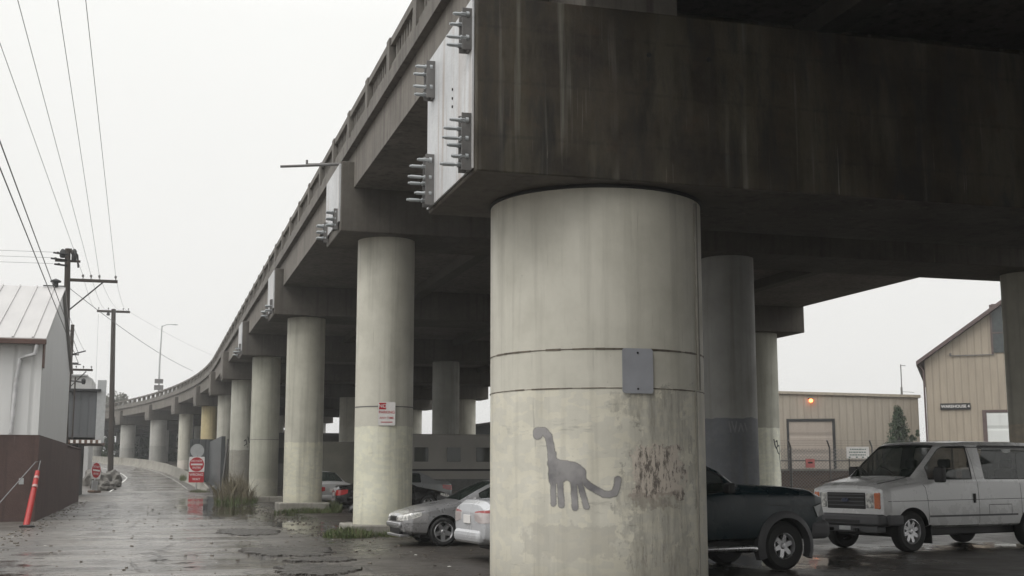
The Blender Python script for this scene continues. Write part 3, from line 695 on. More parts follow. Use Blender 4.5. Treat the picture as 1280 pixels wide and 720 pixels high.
# red guard tube leaning on the wall
gt = empty('post_guard', (-3.42, 39.4, 0), label='red plastic guard tube with pale bands leaning by the red wall', cat='post')
M_PB = simple('worn_reflective_band', (.42, .26, .24), .5, 0, .2)
M_RP = simple('red_plastic', (.36, .022, .018), .45, 0, .12)
m = MB(); m.tube([(-.03, 0, .0), (.04, .6, .8), (.12, 1.1, 1.62)], [.095, .09, .07], 12); m.build('tube', M_RP, gt, smooth=True)
for t in (.86, .70):
    p = Vector((.0, 0, 0)).lerp(Vector((.12, 1.1, 1.62)), t); q = Vector((.0, 0, 0)).lerp(Vector((.12, 1.1, 1.62)), t+.04)
    m = MB(); m.tube([p, q], .078 if t > .8 else .086, 12); m.build('pale_band', M_PB, gt, smooth=True)
m = MB(); m.lathe([(.22, 0), (.22, .04), (.12, .07)], 16); m.build('foot', M_DARK, gt, smooth=True)
gw = MB(); gw.tube([(-3.30, 40.7, 1.6), (-3.27, 40.9, 1.95), (-3.4, 40.8, 1.9), (-4.6, 38.0, .05)], .018, 6)
tag(gw.build('guy_wire', M_WIRE, smooth=True), 'slack cable hanging from the top of the red guard tube', 'cable')

# grey raised store beyond the wall
gs = empty('storage_building', (-3.6, 85, 0), label='grey ribbed raised storage building behind the low red wall', cat='building')
def gsb(n, mat, m, **k):
    o = m.build(n, mat, gs, **k); o.location = (3.6, -85, 0); return o
M_GC = corrug('dark_ribbed_steel', (.10, .105, .11), .5)
m = MB(); m.box(-12, -3.55, 85, 93, 3.75, 6.75); gsb('wall', M_GC, m, bevel=.03)
m = MB(); m.box(-3.545, -3.0, 85.0, 85.35, 3.4, 7.5); gsb('corner_post', M_BACK, m)
m = MB(); m.box(-12.1, -3.3, 84.7, 93.2, 6.755, 6.9); gsb('roof', M_DARK, m)
m = MB(); m.box(-12, -3.2, 84.3, 93, 3.35, 3.6); gsb('platform', M_BWOOD, m)
m = MB(); x = -11.8
while x < -3.3: m.box(x, x+.16, 84.15, 84.29, 3.38, 3.58); x += .34
gsb('joist_end', M_WHITE, m)['kind'] = 'stuff'
m = MB()
m.box(-12, -4.55, 85.2, 92.5, -.2, 3.35); gsb('support', simple('dark_underfloor', (.05, .05, .045), .8), m)
m = MB(); m.tube([(-4.9, 84.2, 3.3), (-4.9, 84.2, 7.6)], .05, 8); gsb('downpipe', M_WOOD, m)
pb = empty('pale_building', (-5, 118, 0), label='pale pitched building top showing above the grey store', cat='building')
m = MB(); m.prism([(-3.2, 0), (.9, 0), (.9, 9.9), (.2, 10.3), (-3.2, 10.1)], 8, M=Matrix.Rotation(PI/2, 4, 'X') @ Matrix.Translation((0, 0, -8))); m.build('wall', simple('pale_render', (.42, .42, .41), .7, 0, .1, .5), pb, bevel=.05)
m = MB(); m.box(-3.4, .5, -.3, 8.3, 10.11, 10.22); m.build('roof', M_BACK, pb)
m = MB(); m.box(-2.6, -1.9, -.05, .05, 8.4, 9.2); m.build('window', M_GREY, pb)
pb.location = (-6.3, 118, 0)
# rubble and barrels beside the left sign
M_ROCK = concrete('rubble_concrete', (.09, .085, .075), (.18, .17, .15), sk=0, st=.3)
def blob(name, c, r, seed, mat, parent=None, sc=(1, 1, 1), rough=.35, flat=False):
    bm = bmesh.new(); bmesh.ops.create_icosphere(bm, subdivisions=3, radius=1)
    for v_ in bm.verts:
        d = v_.co.normalized(); q = 1+rough*mn.noise(d*1.7+Vector((seed, 0, 0)))+rough*.4*mn.noise(d*4+Vector((0, seed, 0)))
        v_.co = Vector((d.x*sc[0], d.y*sc[1], d.z*sc[2]))*r*q
        if flat and v_.co.z < 0: v_.co.z *= .3
    me = bpy.data.meshes.new(name); bm.to_mesh(me); bm.free(); me.materials.append(mat); shade(me, 30)
    o = bpy.data.objects.new(name, me); C.objects.link(o); o.location = c; o.parent = parent; return o
rr = random.Random(5)
rl = ['largest rounded block of the rubble pile beside the small red sign', 'rubble block nearest the tall bare utility pole', 'small rubble block at the front of the pile by the white edge line', 'rubble block at the back left of the pile', 'squat rubble block between the small red sign and the ramp', 'flat rubble block at the right foot of the pile']
for i, (x, y, s_) in enumerate([(-3.7, 106, .85), (-3.1, 110, .8), (-2.95, 104, .42), (-4.5, 110, .95), (-3.4, 102.5, .5), (-2.75, 107.5, .45)]):
    o = blob('rubble_block', (x, y, gz(x, y)+s_*.55), s_, i*3.1, M_ROCK, sc=(1, 1.1, .9), rough=.55)
    tag(o, rl[i], 'rubble', 'rubble blocks beside the ramp')
# jersey barrier on the right of the ramp, curving left
bp = [(4.4, 100), (3.9, 106), (3.4, 114), (2.7, 124), (1.6, 134), (-.2, 143), (-2.8, 150), (-6.5, 155), (-12, 159), (-20, 161)]
m = MB(); sec = [(-.30, 0), (.30, 0), (.28, .12), (.10, .40), (.08, .95), (-.08, .95), (-.10, .40), (-.28, .12)]; vs = []
for i, (x, y) in enumerate(bp):
    a_ = Vector(bp[max(i-1, 0)]); b_ = Vector(bp[min(i+1, len(bp)-1)]); d = (b_-a_).normalized(); nn = Vector((d.y, -d.x)); hh = .35 if i == 0 else 1
    for (o_, z_) in sec: p = Vector((x, y))+nn*o_; vs.append((p.x, p.y, gz(x, y)-.1+z_*hh))
n = len(sec); m.add(vs, [(i*n+k, i*n+(k+1) % n, (i+1)*n+(k+1) % n, (i+1)*n+k) for i in range(len(bp)-1) for k in range(n)]+[tuple(range(n))[::-1], tuple((len(bp)-1)*n+k for k in range(n))])
tag(m.build('concrete_barrier', M_PED, smooth=True), 'pale concrete barrier curving left along the ramp under the viaduct', 'barrier')
# dark cladding wall behind the right sign
m = MB(); m.box(3.35, 5.35, 116, 116.3, -.2, 4.45); m.box(5.05, 5.35, 96, 116, -.2, 4.2)
tag(m.build('site_fence', corrug('dark_grey_hoarding', (.075, .08, .082), .6)), 'dark grey hoarding behind the wrong way sign', 'fence')
for i, (x, y, h_, t) in enumerate([(4.95, 92, 3.9, .35), (5.35, 90, 3.7, .25)]):
    m = MB(); m.tube([(x, y, 0), (x+t, y, h_)], .07, 6)
    tag(m.build('leaning_pole', M_BRKT), ['left of two thin poles leaning against the fifth column', 'right of two thin poles leaning against the fifth column'][i], 'pole', 'thin poles leaning at the fifth column')

# ================================================================ utility poles and wires
def ins(m, p, h_=.16): m.tube([p, (p[0], p[1], p[2]+h_)], .02, 6); m.lathe([(.03, 0), (.06, .02), (.05, .07), (.06, .09), (.02, .13)], 8, M=Matrix.Translation((p[0], p[1], p[2]+h_*.6)))
up1 = empty('utility_pole', (-4.05, 62, 0), label='dark leaning utility pole with one long side arm behind the shed', cat='utility pole')
m = MB(); m.tube([(.20, 0, -.2), (0, 0, 6), (-.20, 0, 12.2)], [.19, .17, .13], 12); m.build('pole', M_WOOD, up1, smooth=True)
m = MB(); m.box(-.16, 2.15, -.06, .06, 10.62, 10.76); m.build('crossarm', M_WOOD, up1)
m = MB(); m.box(-.02, .04, -1.0, .2, 11.9, 12.05); m.box(-.75, .4, -.05, .05, 11.55, 11.65); m.build('crossarm', M_WOOD, up1)
m = MB(); m.tube([(0, 0, 7.1), (.55, 0, 7.1)], .03, 6); m.tube([(0, 0, 6.7), (.55, 0, 6.7)], .03, 6); m.build('bracket', M_DARK, up1)
m = MB(); m.tube([(-.02, -.08, 9.2), (1.5, -.08, 10.64)], .035, 6); m.build('brace', M_DARK, up1)
ARM1 = [(.55, 0, 10.76), (.92, 0, 10.76), (1.3, 0, 10.76), (2.05, 0, 10.76)]
for p in ARM1: m = MB(); ins(m, p); m.build('insulator', M_BRKT, up1)
m = MB()
for dx, dz in ((-.62, 11.9), (-.72, 11.62), (-.55, 11.35)): m.tube([(-.15, -.1, dz), (dx-.2, -.3, dz+.03)], .045, 6); m.lathe([(.05, -.05), (.09, 0), (.05, .05)], 8, M=Matrix.Translation((dx, -.3, dz+.03)))
m.lathe([(.1, 0), (.14, .08), (.14, .3), (.06, .42)], 10, M=Matrix.Translation((-.42, 0, 11.75))); m.lathe([(.1, 0), (.12, .08), (.12, .5), (.05, .6)], 10, M=Matrix.Translation((.1, 0, 11.6)))
m.tube([(.1, 0, 12.1), (.25, 0, 11.9), (.32, 0, 11.3)], .05, 6); m.build('switchgear', M_DARK, up1, smooth=True)
up2 = empty('utility_pole', (-3.55, 118, gz(-3.55, 118)), label='tall bare utility pole with short top crossarm beside the ramp', cat='utility pole')
z0 = up2.location.z; H2 = 16.3-z0
m = MB(); m.tube([(.12, 0, -.3), (-.30, 0, H2)], [.27, .2], 12); m.build('pole', M_WOOD, up2, smooth=True)
m = MB(); m.box(-1.75, 1.15, -.08, .08, H2-.32, H2-.12); m.build('crossarm', M_WOOD, up2)
for dx in (-1.6, -.75, .55, 1.0): m = MB(); ins(m, (dx, 0, H2-.12), .2); m.build('insulator', M_BRKT, up2)
m = MB(); m.lathe([(.12, 0), (.16, .1), (.1, .3)], 8, M=Matrix.Translation((-.75, 0, H2-.6))); m.build('fitting', M_DARK, up2)
up3 = empty('utility_pole', (-5.9, 95, 0), label='farther utility pole with slanted lower arms behind the leaning pole', cat='utility pole')
m = MB(); m.tube([(-.1, 0, -.2), (0, 0, 12.2)], [.18, .13], 10); m.build('pole', M_WOOD, up3, smooth=True)
m = MB(); m.box(-.2, 1.55, -.06, .06, 8.83, 8.98); m.build('crossarm', M_WOOD, up3)
m = MB(); m.tube([(0, 0, 10.0), (1.0, 0, 10.3)], .05, 6); m.tube([(0, 0, 9.3), (.7, 0, 9.3)], .04, 6); m.tube([(0, 0, 7.6), (1.1, 0, 8.8)], .04, 6); m.tube([(0, 0, 8.1), (.9, 0, 8.0)], .05, 6); m.lathe([(.08, 0), (.15, .1), (.15, .35), (.06, .45)], 10, M=Matrix.Translation((.95, 0, 7.85))); m.build('switchgear', M_DARK, up3, smooth=True)
for dx in (.4, .9, 1.45): m = MB(); ins(m, (dx, 0, 8.98)); m.build('insulator', M_BRKT, up3)
def wire(a, b, sag, r, label, n=14):
    a = Vector(a); b = Vector(b); pts = [a.lerp(b, t/n)-Vector((0, 0, sag*4*(t/n)*(1-t/n))) for t in range(n+1)]
    m = MB(); m.tube(pts, r*.75, 5); return tag(m.build('power_line', M_WIRE, smooth=True), label, 'power line', 'overhead power lines')
P1 = [Vector(p)+Vector((-4.05, 62, .17)) for p in ARM1]
def ext(a, b, y):  # straight on from a through b to plane y
    d = b-a; return a+d*((y-a.y)/d.y)
tg = [(-3.66, 28.95, 11.2), (-3.01, 26.02, 11.2), (-2.22, 25.79, 11.2), (-1.67, 25.63, 11.2)]
nm = ['leftmost', 'second from the left', 'second from the right', 'rightmost']
for i in range(4): wire(P1[i], ext(P1[i], Vector(tg[i]), -20), 0, .011, nm[i]+' of the four thin lines rising from the long side arm')
wire((-3.50, 62, 7.1), ext(Vector((-3.50, 62, 7.1)), Vector((-3.05, 25, 7.93)), -10), 0, .018, 'upper of two thick dark cables crossing the shed roof')
wire((-3.50, 62, 6.7), ext(Vector((-3.50, 62, 6.7)), Vector((-3.06, 25, 7.5)), -10), 0, .018, 'lower of two thick dark cables crossing the shed roof')
for i, dz in enumerate((11.95, 11.68, 11.40)): wire((-4.85, 61.7, dz), (-20, 60, dz-.1), .1, .012, ['top', 'middle', 'bottom'][i]+' of three faint lines running left from the leaning pole')
wire((-4.1, 62, 10.3), (3.5, 122, 11.1), .35, .022, 'single line dipping from the leaning pole to the viaduct parapet')
for i in range(4): wire(P1[i], Vector((-3.55+(-1.6, -.75, .55, 1.0)[i], 118, 16.3)), .6, .010, nm[i]+' of the short lines between the two utility poles')
wire((-5.0, 95, 10.3), (-4.05, 62, 9.0), .1, .014, 'short line joining the leaning pole to the pole behind it')
wire((-2.6, 118, 16.2), (8, 150, 14.6), .3, .012, 'faint line running right from the tall bare pole')
wire((-5.15, 118, 15.8), (-5.0, 117, 5.0), 0, .014, 'thin vertical line hanging left of the tall bare pole')

# ================================================================ right-hand warehouses
M_TAN = corrug('tan_ribbed_siding', (.34, .30, .245), .62, 'X', metal=.1)
M_TAN2 = corrug('tan_ribbed_siding_tall', (.35, .30, .235), .52, 'X', metal=.1)
M_BROWN = simple('brown_trim', (.10, .07, .065), .6)
M_ROLL = corrug('roller_door', (.36, .31, .265), 1.6, 'Z', var=.05)
# building lies along local x; local -y faces the camera
lb = empty('low_warehouse', (52.0, 102.0, 0), math.radians(-25), 'low tan ribbed warehouse with roller door and lit orange lamp', 'building')
m = MB(); m.prism([(-8, -.3), (14.9, -.3), (14.9, 8.05), (-8, 8.95)], 26, M=Matrix.Rotation(PI/2, 4, 'X') @ Matrix.Translation((0, 0, -26))); m.build('wall', M_TAN, lb)
m = MB(); m.prism([(-8.1, 8.953), (15.1, 8.053), (15.1, 8.30), (-8.1, 9.18)], 26.4, M=Matrix.Rotation(PI/2, 4, 'X') @ Matrix.Translation((0, 0, -26.2))); m.build('roof_edge', simple('tan_trim', (.33, .29, .23), .6), lb)
m = MB(); m.box(3.55, 7.35, -.06, -.003, 0, 6.0); dr = m.build('roller_door', M_ROLL, lb)
m = MB(); m.box(3.35, 3.55, -.12, -.002, 0, 6.25); m.box(7.35, 7.6, -.12, -.002, 0, 6.25); m.box(3.55, 7.35, -.12, -.002, 6.0, 6.25); m.build('frame', M_DARK, dr)
M_LAMP = G('orange_lamp'); M_LAMP.p.inputs['Emission Color'].default_value = (1, .22, .06, 1); M_LAMP.p.inputs['Emission Strength'].default_value = 9; M_LAMP.p.inputs['Base Color'].default_value = (.6, .1, .03, 1)
wlp = empty('wall_lamp', (0, 0, 0), label='glowing orange lamp high on the low warehouse wall', cat='lamp')
wlp.location = lb.matrix_basis @ Vector((5.55, -.05, 7.9)); wlp.rotation_euler = (0, 0, math.radians(-25))
m = MB(); m.box(-.2, .2, -.25, .05, .12, .2); m.build('hood', M_DARK, wlp)
bo = blob('bulb', (0, -.18, -.02), .17, 1, M_LAMP.m, wlp, rough=0)
tw = empty('tall_warehouse', (56.85, 82.0, 0), math.radians(-36), 'tall tan gabled warehouse with a number sign and white door', 'building')
Rw = Matrix.Rotation(PI/2, 4, 'X')
m = MB(); m.prism([(0, -.3), (16.2, -.3), (16.2, 10.0), (8.1, 15.7), (0, 10.0)], 30, M=Rw @ Matrix.Translation((0, 0, -30))); m.build('wall', M_TAN2, tw)
m = MB()
for a_, b_ in (((-.6, 9.62), (8.1, 15.74)), ((16.8, 9.62), (8.1, 15.74))):
    m.prism([a_, b_, (b_[0], b_[1]+.34), (a_[0], a_[1]+.30)] if a_[0] < b_[0] else [b_, a_, (a_[0], a_[1]+.30), (b_[0], b_[1]+.34)], 31, M=Rw @ Matrix.Translation((0, 0, -30.4)))
m.build('roof', M_BROWN, tw)
m = MB(); m.tube([(-.35, -.1, 9.6), (-.1, -.12, 9.2), (-.06, -.1, 0)], .07, 8); m.build('downpipe', M_BROWN, tw, smooth=True)
m = MB(); m.box(5.0, 6.4, -.08, -.003, 10.45, 14.0); wn = m.build('window', simple('dark_window_glass', (.05, .06, .06), .12, 0, .3, 3, 0), tw)
m = MB(); m.box(4.85, 5.0, -.12, -.002, 10.35, 14.1); m.box(6.4, 6.55, -.12, -.002, 10.35, 14.1); m.box(5.0, 6.4, -.12, -.002, 14.0, 14.15); m.box(5.0, 6.4, -.12, -.002, 11.9, 12.0); m.build('frame', M_BROWN, wn)
m = MB(); m.box(1.9, 5.0, -.13, -.06, 10.28, 10.34); m.tube([(1.9, -.15, 10.31), (1.9, -.15, 10.5)], .08, 6); m.build('conduit', M_BRKT, tw)
m = MB(); m.box(4.25, 8.2, -.05, -.003, 0, 5.95); dr = m.build('door', corrug('white_roller_door', (.66, .68, .66), 1.2, 'Z', var=.04), tw, label='white roller door')
m = MB(); m.box(3.95, 4.25, -.10, -.002, 0, 6.15); m.box(4.25, 8.2, -.10, -.002, 5.95, 6.15); m.build('frame', M_BROWN, dr)
ws = empty('warehouse_sign', (0, 0, 0), label='black name board with white letters on the tall warehouse', cat='sign')
ws.location = tw.matrix_basis @ Vector((2.07, -.08, 6.45)); ws.rotation_euler = (0, 0, math.radians(-36))
m = MB(); m.box(-1.08, 1.08, -.03, .05, -.24, .24); m.build('board', M_DARK, ws)
text('WAREHOUSE 4', .30, M_WHITE, facing((0, -.032, 0), 0, 1.0), 'lettering', ws)
an = MB(); an.tube([(0, 0, 0), (0, 0, 3.1)], .05, 6); an.tube([(0, 0, 3.0), (.5, 0, 3.0)], .03, 5); an.tube([(-.02, 0, 0), (-.02, 0, 1.0)], .10, 6); an.tube([(0, 0, .6), (1.3, 0, .55)], .02, 5)
tag(an.build('antenna', M_BRKT, loc=lb.matrix_basis @ Vector((14.0, 3, 8.2))), 'thin antenna mast on the right end of the low warehouse roof', 'antenna')
# conifer between the two
def leafy(name, spots, n, size, mat, parent, seed, droop=0):
    rr = random.Random(seed); m = MB()
    for i in range(n):
        cx, cy, cz, r = rr.choice(spots)
        d = Vector((rr.gauss(0, 1), rr.gauss(0, 1), rr.gauss(0, 1))).normalized()*(r*rr.random()**.45)
        p = Vector((cx, cy, cz))+d
        a_ = Vector((rr.uniform(-1, 1), rr.uniform(-1, 1), rr.uniform(-1, 1)-droop)).normalized(); b_ = a_.orthogonal().normalized(); b_.rotate(Matrix.Rotation(rr.uniform(0, 6.28), 3, a_))
        s_ = size*rr.uniform(.5, 1.3)
        m.add([p-a_*s_, p+b_*s_*.4, p+a_*s_, p-b_*s_*.4], [(0, 1, 2, 3)])
    return m.build(name, mat, parent)
def leafmat(name, a, b):
    g = G(name); n = g.noise(g.coord(), 1.8, 4); g.col(g.mix(g.rng(n, .3, .7), a, b)); g.ro(.7); return g.m
M_CON = leafmat('conifer_needles', (.025, .045, .022), (.055, .085, .04))
M_LEAF = leafmat('tree_leaves', (.05, .085, .025), (.11, .16, .05))
M_LEAFG = leafmat('grey_twigs', (.09, .09, .075), (.15, .15, .12))
ct = empty('conifer_tree', (60.9, 91.9, 0), label='dark conifer between the two tan warehouses', cat='tree')
m = MB(); m.tube([(0, 0, 0), (0, 0, 7.2)], [.16, .03], 8); m.build('trunk', M_WOOD, ct)
sp_ = []
for k in range(44):
    t = k/44; z = 1.2+6.0*t; r = (1-t)*2.0+.15; a_ = k*2.4
    for q in (.35, .65, .95): sp_.append((math.cos(a_)*r*q, math.sin(a_)*r*q, z-.5*q, .28+.15*(1-t)))
for k in range(26):
    t = k/26; sp_.append((1.3+.9*math.sin(k*3.3), .3*math.cos(k*5), 1+4.1*t, .42*(1-t)+.12)); 
leafy('crown', sp_, 9000, .11, M_CON, ct, 3, .6)
# yard fence with outward barbed-wire arms
fr = empty('wire_fence', (0, 0, 0), label='wire yard fence with angled barbed wire arms behind the van', cat='fence')
fx = [(28.3, 54.6), (29.85, 54.2), (31.7, 53.75), (33.7, 53.2), (35.6, 52.7), (37.5, 52.2)]
for x, y in fx:
    m = MB(); m.tube([(x, y, 0), (x, y, 2.75), (x-.22, y-.15, 3.1)], .04, 6); m.build('post', M_BRKT, fr)
m = MB(); m.tube([(x, y, 2.12) for x, y in fx], .03, 6); m.build('rail', M_BRKT, fr)
m = MB()
for k in range(3): m.tube([(x-.07*k-.05, y-.05*k, 2.85+.11*k) for x, y in fx], .008, 4)
m.build('barbed_wire', M_BRKT, fr)
g = G('chain_link'); v = g.coord((1, 1, 1)); 
w1 = g.n('TexWave', wave_type='BANDS', bands_direction='DIAGONAL'); mp_ = g.n('Mapping'); g.l(v, mp_.inputs[0]); mp_.inputs['Scale'].default_value = (4, 0, 4); g.l(mp_.outputs[0], w1.inputs[0]); w1.inputs['Scale'].default_value = 1
w2 = g.n('TexWave', wave_type='BANDS', bands_direction='DIAGONAL'); mp2 = g.n('Mapping'); g.l(v, mp2.inputs[0]); mp2.inputs['Scale'].default_value = (-4, 0, 4); g.l(mp2.outputs[0], w2.inputs[0]); w2.inputs['Scale'].default_value = 1
al = g.math('MAXIMUM', g.rng(w1.outputs[0], .90, .93), g.rng(w2.outputs[0], .90, .93)); g.l(al, g.p.inputs['Alpha']); g.col(g.mix(0., (.2, .2, .2), (.2, .2, .2))); g.ro(.5)
m = MB(); m.add([(x, y, z) for x, y in fx for z in (.05, 2.7)], [(2*i, 2*i+2, 2*i+3, 2*i+1) for i in range(len(fx)-1)]); m.build('wire_mesh', g.m, fr)
m = MB(); 
def wallseg(m, a, b, z0, z1, t=.25):
    a = Vector((*a, 0)); b = Vector((*b, 0)); d = (b-a).normalized(); n = Vector((-d.y, d.x, 0))*t
    m.add([a+Vector((0, 0, z0)), b+Vector((0, 0, z0)), b+n+Vector((0, 0, z0)), a+n+Vector((0, 0, z0)), a+Vector((0, 0, z1)), b+Vector((0, 0, z1)), b+n+Vector((0, 0, z1)), a+n+Vector((0, 0, z1))], [(3, 2, 1, 0), (4, 5, 6, 7), (0, 1, 5, 4), (1, 2, 6, 5), (2, 3, 7, 6), (3, 0, 4, 7)])
bwl = empty('boarded_wall', (0, 0, 0), label='low brown boarded wall behind the wire yard fence', cat='wall')
wallseg(m, (27.5, 56.4), (44, 52.0), .75, 1.62); m.build('boards', M_BWOOD, bwl)
m = MB(); wallseg(m, (27.5, 56.38), (44, 51.98), 0, .745); m.build('base', simple('tan_boards', (.20, .14, .09), .8, 0, .2), bwl)
m = MB(); wallseg(m, (27.4, 56.30), (44.1, 51.9), 1.623, 1.71, .4); m.build('coping', M_PED, bwl)
ns = empty('notice_board', (32.9, 53.2, 0), math.radians(-15), 'white notice board with lines of small print on the yard fence', 'sign')
m = MB(); m.box(-.55, .55, -.02, .02, 2.22, 2.78); m.build('board', M_WHITE, ns)
m = MB()
rr = random.Random(3)
for z_, x0_, x1_ in ((2.66, -.38, .40), (2.52, -.42, .42), (2.39, -.40, .38)):
    x = x0_
    while x < x1_: w_ = rr.uniform(.05, .13); m.box(x, min(x+w_, x1_), -.024, -.0205, z_-.025, z_+.025); x += w_+.025
for x in (-.45, -.1, .2, .45): m.box(x, x+.09, -.024, -.0205, 2.25, 2.31)
m.build('print', simple('faded_green_ink', (.12, .18, .15), .6), ns)
m = MB(); m.tube([(-.4, .04, 0), (-.4, .04, 2.75)], .03, 6); m.tube([(.5, .04, 0), (.5, .04, 2.75)], .03, 6); m.build('support', M_BRKT, ns)
rs_ = MB(); rs_.box(-.24, .24, -.015, .015, 0, .42); rs_.box(-.12, .12, -.02, -.0155, .2, .28, 1)
tag(rs_.build('warning_sign', [simple('pink_red_sign', (.45, .14, .13), .5), M_DARK], loc=(30.7, 53.9, 1.78)), 'small faded red sign fixed low on the yard fence', 'sign')
for i, (x, y) in enumerate(((30.25, 55.0), (34.6, 54.2), (34.9, 54.1))):
    m = MB(); m.tube([(x, y, 0), (x, y, (2.55, 2.65, 2.7)[i])], .06, 8)
    tag(m.build('bollard', M_BRKT), ['dark steel bollard left of the red sign', 'left one of two thin posts right of the notice board', 'right one of two thin posts right of the notice board'][i], 'post')

# ================================================================ vehicles
def paint(name, col, metal=.3, rough=.3, dirt=.12):
    g = G(name); v = g.coord(); n = g.noise(v, 2.2, 6, .6); sp = g.n('SeparateXYZ'); g.l(v, sp.inputs[0])
    lowd = g.rng(g.math('ADD', sp.outputs[2], g.math('MULTIPLY', n, .3)), .30, 1.1, dirt*2.2, dirt*.3, True)
    c = g.mix(lowd, tuple(col), (.11, .10, .085)); g.col(c)
    g.p.inputs['Metallic'].default_value = metal; g.ro(g.rng(n, .3, .7, rough-.05, rough+.12))
    g.p.inputs['Coat Weight'].default_value = .5; g.p.inputs['Coat Roughness'].default_value = .12
    return g.m
g = G('car_glass'); n = g.noise(g.coord(), 5, 3); g.col(g.mix(n, (.018, .028, .024), (.03, .042, .036))); g.ro(.04); g.p.inputs['Specular IOR Level'].default_value = .8; g.p.inputs['Alpha'].default_value = .62; M_GLASS = g.m
g = G('headlamp_lens'); n = g.noise(g.coord(), 14, 2); g.col(g.mix(g.rng(n, .4, .6), (.30, .30, .29), (.75, .74, .70))); g.ro(.08); g.p.inputs['Coat Weight'].default_value = 1; M_LENS = g.m
M_AMB = simple('amber_lens', (.55, .13, .03), .2, 0, .15, 20, .1, coat=1); M_TAIL = simple('red_lens', (.38, .012, .012), .2, 0, .3, 14, .1, coat=1)
M_CHR = simple('chrome', (.62, .62, .62), .15, 1, .08); M_PLAST = simple('grey_plastic', (.07, .072, .075), .6, 0, .15)
M_CLAD = simple('grey_cladding', (.085, .085, .09), .55, 0, .15)
def loft_car(root, st, mats, axles, R, wm, glass_w=(), glass_s=(), glass_r=(), body='body'):
    """st rows: x, zb, zm, zbelt, ztop, wb, wm, wbelt, wtop. glass_* = station intervals."""
    ns = []; smap = []
    for i, (p, q) in enumerate(zip(st, st[1:])):
        for t in (0, .10, .90):
            ns.append(tuple(a+(b-a)*t for a, b in zip(p, q))); smap.append(i)
    ns.append(st[-1]); st = ns; verts = []
    for (x, zb, zm, zbe, zt, wb, wmid, wbe, wt) in st:
        crown = .03; hd = min(1, max(0, (zt-zbe-.12)/.15))
        z5 = zbe+.02+.03*hd; z6 = (zt-.035)*(1-hd)+(zt-.075)*hd; z6 = max(z6, z5+.008); y5 = wbe-.05*(1-hd)-.03*hd
        rows = [(0, zb), (wb*.8, zb), (wb, zb+.07), (wmid, zm), (wbe, zbe), (y5, z5), (y5+(wt-y5)*.10, z5+(z6-z5)*.10), (y5+(wt-y5)*.55+.02, z5+(z6-z5)*.5), (y5+(wt-y5)*.91, z5+(z6-z5)*.91), (wt, z6), (wt-.09, zt-.005), (wt-.15, zt+.004), (0, zt+crown)]
        verts += [Vector((x, y, z)) for y, z in rows]
        verts += [Vector((x, -y, z)) for y, z in rows[1:-1][::-1]]
    N_ = 24; bm = bmesh.new(); bv = [bm.verts.new(v_) for v_ in verts]
    for i in range(len(st)-1):
        for k in range(N_):
            k2 = (k+1) % N_; f = bm.faces.new((bv[i*N_+k], bv[(i+1)*N_+k], bv[(i+1)*N_+k2], bv[i*N_+k2]))
            row = min(k, N_-1-k)   # 0..11
            if smap[i] in glass_w and row >= 10: f.material_index = 1
            if smap[i] in glass_r and row >= 10: f.material_index = 1
            if smap[i] in glass_s and 5 <= row <= 8: f.material_index = 1
    bm.faces.new([bv[k] for k in range(N_)]); bm.faces.new([bv[(len(st)-1)*N_+k] for k in range(N_)][::-1])
    bmesh.ops.recalc_face_normals(bm, faces=bm.faces)
    cl = bm.edges.layers.float.get('crease_edge') or bm.edges.layers.float.new('crease_edge')
    for ed in bm.edges:
        ks = [v_.index % N_ for v_ in ed.verts]
    bm.verts.index_update()
    for ed in bm.edges:
        a_, b_ = ed.verts[0].index, ed.verts[1].index
        if a_ % N_ == b_ % N_ and a_ % N_ in (4, 20, 2, 22): ed[cl] = .45
        if len({f.material_index for f in ed.link_faces}) > 1: ed[cl] = .95
    me = bpy.data.meshes.new('ctl'); bm.to_mesh(me); bm.free()
    for mt in mats: me.materials.append(mt)
    o = bpy.data.objects.new('ctl', me); C.objects.link(o)
    ss = o.modifiers.new('s', 'SUBSURF'); ss.levels = 2; ss.render_levels = 2
    cut = MB()
    for ax in axles:
        for sy in (-1, 1):
            Mx_ = Matrix.Translation((ax, sy*(wm-.14), R)) @ Matrix.Rotation(PI/2, 4, 'X')
            cut.lathe([(R*1.17, -.28), (R*1.17, .28)], 40, M=Mx_, mi=2)
    co = cut.build('cut', mats)
    bo_ = o.modifiers.new('b', 'BOOLEAN'); bo_.operation = 'DIFFERENCE'; bo_.object = co; bo_.solver = 'EXACT'
    bpy.context.view_layer.update()
    me2 = bpy.data.meshes.new_from_object(o.evaluated_get(bpy.context.evaluated_depsgraph_get()))
    bpy.data.objects.remove(o, do_unlink=True); bpy.data.objects.remove(co, do_unlink=True)
    bm = bmesh.new(); bm.from_mesh(me2)
    gf = [f for f in bm.faces if f.material_index == 1]
    # islands of glass
    seen = set(); isl = []
    for f in gf:
        if f in seen: continue
        stack = [f]; seen.add(f); comp = []
        while stack:
            q = stack.pop(); comp.append(q)
            for ed in q.edges:
                for f2 in ed.link_faces:
                    if f2.material_index == 1 and f2 not in seen: seen.add(f2); stack.append(f2)
        isl.append(comp)
    for comp in isl:
        res = bmesh.ops.inset_region(bm, faces=comp, thickness=.022, depth=-.010, use_even_offset=True, use_boundary=True)
        for f in res['faces']: f.material_index = 2
    parts = []
    for comp in isl:
        c_ = Vector((0, 0, 0)); nn = Vector((0, 0, 0))
        for f in comp: c_ += f.calc_center_median(); nn += f.normal
        c_ /= len(comp); nm_ = 'side_window' if abs(nn.y) > abs(nn.x) else ('windscreen' if nn.x > 0 else 'rear_window')
        vm_ = {}; vs = []; fs = []
        for f in comp:
            idx = []
            for v_ in f.verts:
                if v_ not in vm_: vm_[v_] = len(vs); vs.append(v_.co.copy())
                idx.append(vm_[v_])
            fs.append(tuple(idx))
        p = MB(); p.add(vs, fs); parts.append((nm_, p))
